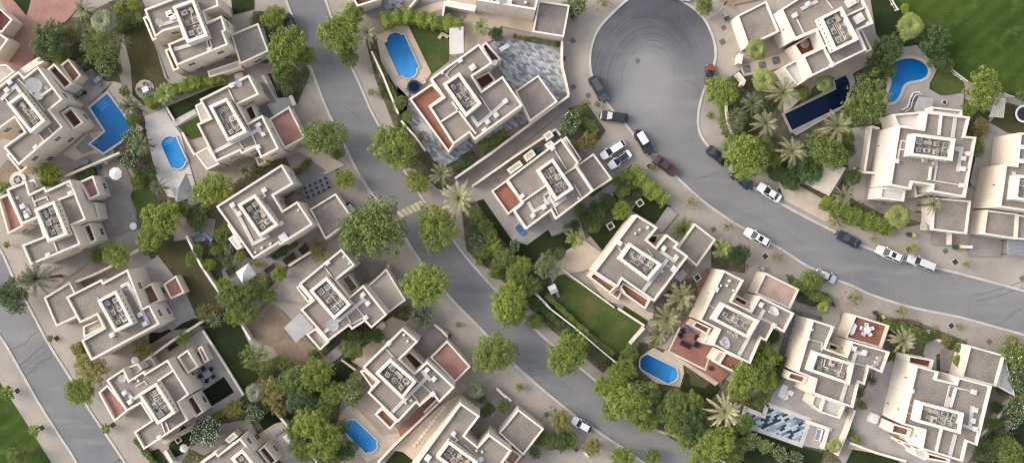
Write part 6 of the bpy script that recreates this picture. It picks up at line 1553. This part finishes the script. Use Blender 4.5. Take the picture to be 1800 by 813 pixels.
# wheeled bins on the pavement
def wbin(u, v, rz, label, mt='bin_green'):
    x, y = W(u, v, 1.0); o = thing('wheeled_bin', label, 'bin', (x, y, 0), rz, 'wheeled bins on the pavement')
    m = MB(); n = len(m.v); q0 = [(-.26,-.3),(.26,-.3),(.26,.3),(-.26,.3)]
    for i in range(4):
        a, b = q0[i], q0[(i+1)%4]; k = .82
        m.face([(a[0]*k,a[1]*k,.05),(b[0]*k,b[1]*k,.05),(*b,.95),(*a,.95)])
    m.build('body', M[mt], o)
    m = MB(); m.box((0,.02,.95),(.58,.68,.07)); m.box((0,.36,.92),(.5,.06,.06)); m.build('lid', M[mt], o)
    for s in (-.2,.2): k = MB(); k.tube((s-.03,.27,.1),(s+.03,.27,.1),.1,.1,10); k.build('wheel', M['black_wicker'], o)
for u, v, rz, lb, mt in ((1007,27,.2,'dark bin at the corner of the top gravel garage','bin_green'),(1011,32,.4,'lower dark bin at the top gravel garage','grey_fabric'),(991,103,0,'green bin on the wall side of the slate patio','bin_green'),(991,112,0,'yellow lidded bin by the wall of the slate patio','bin_yellow'),
   (1279,32,.4,'green bin by the gravel garage on the circle','bin_green'),(1276,26,.5,'grey bin by the gravel garage on the circle','grey_plastic'),(1682,435,.1,'dark bin right of the gravel garage by two walls','bin_green'),(1690,433,.1,'yellow bin beside the short white wall','bin_yellow'),
   (1541,550,.5,'dark bin beside the red roof deck','bin_green'),(1547,558,.5,'second dark bin beside the red roof deck','bin_green'),(1553,557,.3,'yellow bin beside the red roof deck','bin_yellow'),(790,590,.6,'dark bin by the brick red deck wall','bin_green'),(785,585,.6,'yellow bin by the brick red deck wall','bin_yellow'),
   (1341,472,.5,'grey bin beside the pink-beige garage deck','grey_plastic'),(1600,412,.5,'dark bin near the white villa gate','bin_green'),(1607,413,.3,'yellow bin near the white villa gate','bin_yellow'),(1013,790,.6,'dark bin by the lower pavement hedge','bin_green'),(683,468,.5,'yellow bin near the road under the garage tree','bin_yellow'),(1632,583,.2,'grey bin beside the round bush','grey_plastic')):
    wbin(u, v, rz, lb, mt)
# tree pits and manhole covers
for u, v, lb in ((100,594,'dark square tree pit beside the bush on the left road'),(31,686,'dark tree pit at the left verge'),(74,751,'dark tree pit lower on the left verge'),(199,746,'dark tree pit near the pink terrace'),(657,344,'small dark drain by the kerb above the crossing'),(1345,450,'dark tree pit beside the leaf-shedding sapling'),(1679,460,'dark tree pit beside the sapling at right'),(1672,572,'dark tree pit at the lower right sapling'),(1372,334,'dark pit behind the white sedan'),(1597,438,'dark pit beside the sapling above the pickup'),(1142,292,'small dark pit by the red pickup')):
    x, y = W(u, v); m = MB(); m.strip([(-.5,-.5),(.5,-.5),(.5,.5),(-.5,.5),(-.5,-.5)], .12, 0, .05, 1); m.face([(-.46,-.46,.03),(.46,-.46,.03),(.46,.46,.03),(-.46,.46,.03)], 0)
    tag(m.build('tree_pit', [M['hole'], M['kerb']], None, (x, y, .012)), lb, 'tree pit', 'tree pits in the pavement').rotation_euler = (0,0,R(35))
for u, v, lb in ((1007,72,'square manhole cover beside the top gravel garage'),(1008,153,'dark manhole cover by the slate patio corner'),(1034,168,'square manhole cover near the dark cars'),(1272,49,'square manhole cover by the red car'),(1270,74,'long manhole cover above the red car'),(1391,487,'dark manhole cover beside the pink-beige garage'),(1254,403,'dark manhole cover near the feather palm'),(1662,441,'manhole cover in front of the white villa garage'),(1739,600,'dark manhole cover at the lower right pavement'),(1121,107,'round manhole on the turning circle'),(961,728,'manhole cover on the lower pavement'),(517,483,'dark manhole cover in the block paved drive'),(1797,489,'dark manhole cover at the right edge')):
    x, y = W(u, v); m = MB(); s = .42 if u != 1270 else .5
    m.strip([(-s,-s),(s,-s),(s,s),(-s,s),(-s,-s)], .08, 0, .018, 1); m.face([(-s,-s,.012),(s,-s,.012),(s,s,.012),(-s,s,.012)], 0)
    tag(m.build('manhole_cover', [M['iron'], M['iron_frame']], None, (x, y, .012)), lb, 'manhole cover', 'manhole covers').rotation_euler = (0,0,R(30))
# street lamps
def lamp(u, v, rz, label):
    x, y = W(u, v); o = thing('street_lamp', label, 'street lamp', (x, y, 0), rz, 'street lamps')
    m = MB(); m.cyl((0,0,0), .14, .5, 10); m.tube((0,0,.5),(0,0,5.6),.08,.05,8); m.build('pole', M['grey_plastic'], o)
    m = MB(); m.tube((0,0,5.55),(1.1,0,5.9),.05,.04,6); m.build('arm', M['grey_plastic'], o)
    m = MB(); m.prism([(1.0,-.12),(1.7,-.16),(1.85,0),(1.7,.16),(1.0,.12)], 5.84, 5.96); m.build('lamp_head', M['dark'], o)
lamp(1248,34,R(50),'street lamp on the pavement of the turning circle'); lamp(533,128,R(140),'street lamp on the pavement of the central road'); lamp(208,807,R(20),'street lamp beside the left road at the bottom')
# ground cover between the shrubs: nobody could count it
def cover_mesh(q, seed):
    r = random.Random(seed); m = MB()
    x0, x1 = min(p[0] for p in q), max(p[0] for p in q); y0, y1 = min(p[1] for p in q), max(p[1] for p in q)
    for k in range(int((x1-x0)*(y1-y0)*.85)):
        c = (r.uniform(x0,x1), r.uniform(y0,y1))
        if not inside(c, q) or any(inside(c, b_) for b_ in PAVED): continue
        s = r.uniform(.25,1.0)
        if any(inside((c[0]+s*dx, c[1]+s*dy), b_) for b_ in PAVED for dx, dy in ((1,0),(-1,0),(0,1),(0,-1))): s *= .4
        h = s*r.uniform(.4,.9)
        for i in range(int(46*s*s)+8):
            d = sphdir(r, -.1); leaf(m, (c[0]+d.x*s, c[1]+d.y*s, .12+max(0,d.z)*h+r.uniform(0,.1)), d+Vector((0,0,.6))+sphdir(r,-1)*.6, .26, r)
    return m
for i, pts in enumerate(SOILS):
    m = cover_mesh([W(*p) for p in pts], 50+i)
    tag(m.build('ground_cover', LM[('mid','dark','mid','olive')[i % 4]]), 'low leafy ground cover between the shrubs', 'ground cover', kind='stuff')
# ---------------------------------------------------------------- cars
def paint(name, c): 
    m, nt, b = base_nodes(name, .25, .5); b.inputs['Base Color'].default_value = c; b.inputs['Coat Weight'].default_value = .6
    return m
PAINT = {'white': paint('white_car_paint', L(.72,.72,.71)), 'black': paint('black_car_paint', L(.014,.017,.022)), 'grey': paint('dark_grey_car_paint', L(.055,.06,.066)),
         'navy': paint('navy_car_paint', L(.008,.016,.03)), 'brown': paint('red_brown_car_paint', L(.06,.024,.017)), 'red': paint('red_car_paint', L(.17,.04,.02)), 'silver': paint('silver_car_paint', L(.50,.50,.495)), 'pearl': paint('pearl_car_paint', L(.68,.65,.58))}
M['car_glass'] = plain('car_glass', L(.014,.020,.028), .1, .5)
M['tyre'] = plain('tyre_rubber', L(.018,.018,.018), .8)
M['rim'] = plain('wheel_rim', L(.35,.35,.36), .35, .5, .8)
M['head'] = plain('headlight_glass', L(.62,.64,.66), .15, .6)
M['tail'] = plain('tail_light_red', L(.30,.01,.01), .3)
CARS = {  # length, width, bonnet height, roof height, x of: windscreen base, roof front, roof rear, rear glass base
 'sedan': (4.6, 1.70, .92, 1.42, .98, .10, -1.0, -1.8),
 'suv':   (4.95, 1.74, 1.10, 1.75, 1.22, .42, -1.75, -2.25),
 'van':   (4.95, 1.74, 1.15, 1.9, 1.1, .6, -2.15, -2.42),
 'pickup':(4.9, 1.76, 1.12, 1.80, 1.2, .62, -.62, -.85),
 'boxy':  (4.5, 1.76, 1.18, 1.88, .75, .35, -1.85, -2.12),
 'hatch': (3.8, 1.64, .95, 1.50, .8, .2, -1.35, -1.85),
}
def car(kind, u, v, hx, hy, col, label, roofcol=None, sun=False, rack=False, ws=1.0, name='parked_car', cat='car'):
    Ln, Wd, hb, hr, xw, xf, xr, xg = CARS[kind]; Wd *= ws; hw = Wd/2
    x, y = W(u, v, hb*.7); rz = math.atan2(-hy, hx)
    o = thing(name, label, cat, (x, y, 0), rz, 'cars parked along the street')
    # body: lofted rings nose to tail
    def ring(px, k, top, ins=1.0, bot=.28):
        w = hw*k
        return [(px,-w*.90,bot),(px,-w,bot+.18),(px,-w,top*.62),(px,-w*.975,top*.85),(px,-w*.88,top),(px,-w*.4,top*1.015),(px,w*.4,top*1.015),(px,w*.88,top),(px,w*.975,top*.85),(px,w,top*.62),(px,w,bot+.18),(px,w*.90,bot)]
    h2 = Ln/2
    rear_top = hb*1.0 if kind in ('suv','van','boxy','hatch','pickup') else hb*1.05
    st = [(h2,.34,hb*.58),(h2-.04,.55,hb*.68),(h2-.14,.72,hb*.76),(h2-.32,.86,hb*.84),(h2-.6,.95,hb*.90),(h2-.9,.99,hb*.95),(xw,1,hb),(xf,1,hb*1.03),(0,1,hb*1.04),(xr,1,hb*1.05),(-h2+.55,.99,rear_top*1.02),(-h2+.3,.93,rear_top),(-h2+.12,.84,rear_top*.96),(-h2+.03,.70,rear_top*.9),(-h2,.5,rear_top*.78)]
    st = sorted(st, key=lambda s: -s[0])
    m = MB(); rg = [ring(*s) for s in st]
    for a, b in zip(rg, rg[1:]):
        for i in range(11): m.face([a[i], a[i+1], b[i+1], b[i]])
        m.face([a[11], a[0], b[0], b[11]])
    m.face(rg[0]); m.face(list(reversed(rg[-1])))
    m.build('body', PAINT[col], o, smooth=True)
    # glasshouse
    zb = hb*1.0; wb, wr = hw*.93, hw*.68
    if kind in ('suv','van','boxy'): wr = hw*.71
    base = [(xw,-wb*.93),(xf-.1,-wb),(xr,-wb),(xg,-wb*.92),(xg,wb*.92),(xr,wb),(xf-.1,wb),(xw,wb*.93)]
    top = [(xf,-wr*.92),(xf-.25,-wr),(xr+.1,-wr),(xr,-wr*.93),(xr,wr*.93),(xr+.1,wr),(xf-.25,wr),(xf,wr*.92)]
    m = MB(); n = 8
    for i in range(n):
        j = (i+1) % n; m.face([(*base[i],zb),(*base[j],zb),(*top[j],hr-.03),(*top[i],hr-.03)])
    m.face([(*p,hr-.03) for p in top]); m.build('glass', M['car_glass'], o)
    m = MB(); q = [(a*1.0+(.0), b*1.0) for a, b in top]
    q2 = inset(ccw(q), .1); q1 = ccw(q)
    for i in range(n):
        j = (i+1) % n
        m.face([(*q1[i],hr-.05),(*q1[j],hr-.05),(*q1[j],hr-.015),(*q1[i],hr-.015)]); m.face([(*q1[i],hr-.015),(*q1[j],hr-.015),(*q2[j],hr+.01),(*q2[i],hr+.01)])
    m.face([(*p,hr+.01) for p in q2]); m.build('roof', PAINT[roofcol or col] if roofcol != 'glass' else M['car_glass'], o, smooth=False)
    # pillars
    for s in (-1,1):
        for bx, by, tx, ty in ((xw,wb*.93,xf,wr*.92),(xg,wb*.92,xr,wr*.93),((xf+xr)/2,wb,(xf+xr)/2,wr)):
            m = MB(); m.tube((bx, s*by, zb), (tx, s*ty, hr-.02), .045, .04, 5); m.build('pillar', PAINT[col], o)
    if sun:
        m = MB(); m.box(((xf*2+xr)/3-(.1 if sun <= 1 else .2), 0, hr+.008), (.75*float(sun),.9*(1.12 if sun > 1 else 1),.012)); m.build('sunroof', M['car_glass'], o)
    if rack:
        for s in (-1,1):
            m = MB(); m.tube((xf-.3, s*wr*.86, hr+.06), (xr+.2, s*wr*.86, hr+.06), .025); m.build('roof_rail', M['dark'], o)
    if kind == 'pickup':
        m = MB(); m.box(((xg-h2)/2, 0, hb*1.03), (abs(-h2-xg)-.25, Wd*.80, .02)); m.build('cargo_bed', M['tyre'] if col != 'brown' else PAINT['brown'], o)
    for s in (-1,1):
        m = MB(); m.box((h2-.24, s*hw*.63, hb*.60), (.2, .26, .15), s*-.6); m.build('headlight', M['head'], o)
        m = MB(); m.box((-h2+.13, s*hw*.68, hb*.68), (.12, .24, .15), s*.45); m.build('tail_light', M['tail'], o)
        m = MB(); m.prism([(xw-.35, s*hw*.9),(xw-.2, s*hw*.9),(xw-.17, s*(hw+.13)),(xw-.33, s*(hw+.13))][::s], hb*1.0, hb*1.12); m.build('mirror', PAINT[col], o)
    for wx in (h2-.95, -h2+1.0):
        for s in (-1,1):
            r = .34 if kind in ('sedan','hatch') else .39
            m = MB(); m.tube((wx, s*(hw-.2), r), (wx, s*(hw+.015), r), r, r, 16); w = m.build('tyre', M['tyre'], o)
            m = MB(); m.tube((wx, s*(hw-.1), r), (wx, s*(hw+.03), r), r*.6, r*.55, 12); m.build('rim', M['rim'], w)
    if kind in ('boxy',):
        m = MB(); m.tube((-h2-.02,.0,.95),(-h2-.24,.0,.95),.36,.36,16); m.build('spare_wheel', M['tyre'], o)
        for s in (-1,1): m = MB(); m.box((h2+.04, s*.45, .38), (.12,.85,.22)); m.build('bumper', M['dark'], o)
    m = MB(); m.box((h2-.01, 0, hb*.48), (.06, .9, .22)); m.build('grille', M['dark'], o)
    return o
car('suv',1052,156,.50,.86,'grey','dark grey car with a light rear window at the circle kerb', rack=True)
car('suv',1079,205,-.99,-.13,'black','black estate car pointing at the lane garden')
car('boxy',1132,250,.52,.85,'black','black off-road car with a white roof', roofcol='white')
car('suv',1077,263,-.84,.54,'white','white car with dark rear window beside the lane garden', ws=.94)
car('sedan',1089,281,-.82,.57,'white','white car with a black glass roof on the driveway', sun=1.5, ws=.95)
car('pickup',1168,290,-.81,-.59,'brown','red-brown pickup truck beside the clipped hedge', name='pickup_truck', cat='pickup')
car('hatch',1248,132,.05,-1,'red','orange-red car half hidden by a kerb tree', roofcol='glass')
car('sedan',1262,274,.78,.62,'black','first dark car under the tree at the bend')
car('sedan',1304,316,.80,.60,'navy','second dark car under the tree at the bend')
car('sedan',1352,338,-.83,-.56,'white','white sedan on the upper kerb of the curving road')
car('suv',1331,417,-.85,-.50,'white','white car with small sunroof on the lower kerb', sun=True)
car('sedan',1491,420,-.88,-.46,'navy','dark navy sedan at the upper kerb')
car('suv',1563,446,-.90,-.41,'pearl','cream white car with black sunroof on the upper kerb', sun=True)
car('van',1618,461,-.92,-.37,'silver','boxy pale silver car with plain roof, rightmost on the kerb')
car('hatch',1452,485,.90,.42,'silver','grey car partly under a bright tree on the lower kerb')
car('hatch',1022,745,-.86,-.48,'white','small white hatchback on the lower road')
car('hatch',621,372,.60,.78,'silver','small pale car between the big tree and the wall')
car('suv',514,47,.50,.86,'black','black car under the trees on the top left kerb')
car('sedan',1193,-9,.98,.2,'white','white car at the top edge of the circle')
EXPO = 1.25
# ---------------------------------------------------------------- light, sky, camera
w = bpy.data.worlds.new('World'); sc.world = w; w.use_nodes = True
nt = w.node_tree; bg = nt.nodes['Background']
sky = nt.nodes.new('ShaderNodeTexSky'); sky.sky_type = 'NISHITA'; sky.sun_disc = False
EL, AZ = R(33), R(284)             # azimuth clockwise from north (+y): low sun in the west
sky.sun_elevation = EL; sky.sun_rotation = AZ; sky.air_density = 1.0; sky.dust_density = 3.0; sky.ozone_density = .6
hs = nt.nodes.new('ShaderNodeHueSaturation'); hs.inputs['Saturation'].default_value = .45   # thin high haze
nt.links.new(sky.outputs[0], hs.inputs['Color']); nt.links.new(hs.outputs[0], bg.inputs['Color']); bg.inputs['Strength'].default_value = .15
sl = bpy.data.lights.new('sun', 'SUN'); sl.energy = .55; sl.angle = R(24); sl.color = (1, .90, .78)
so = bpy.data.objects.new('sun', sl); COL.objects.link(so)
d = Vector((math.sin(AZ)*math.cos(EL), math.cos(AZ)*math.cos(EL), math.sin(EL)))
so.rotation_euler = d.to_track_quat('Z', 'Y').to_euler(); so.location = d*100
cam = bpy.data.cameras.new('camera'); co = bpy.data.objects.new('camera', cam); COL.objects.link(co)
co.location = (0, 0, H); co.rotation_euler = (0, 0, 0)
cam.sensor_fit = 'HORIZONTAL'; cam.sensor_width = 36; cam.lens = 36*H/180.0
cam.shift_x = 50/1800; cam.shift_y = -1.5/1800; cam.clip_end = 2000; cam.clip_start = 1
sc.camera = co
sc.view_settings.view_transform = 'Standard'; sc.view_settings.look = 'None'; sc.view_settings.gamma = 1
sc.view_settings.use_curve_mapping = False
sc.view_settings.exposure = EXPO

sc.cycles.use_denoising = True; sc.cycles.denoising_prefilter = 'ACCURATE'; sc.cycles.filter_width = 1.15
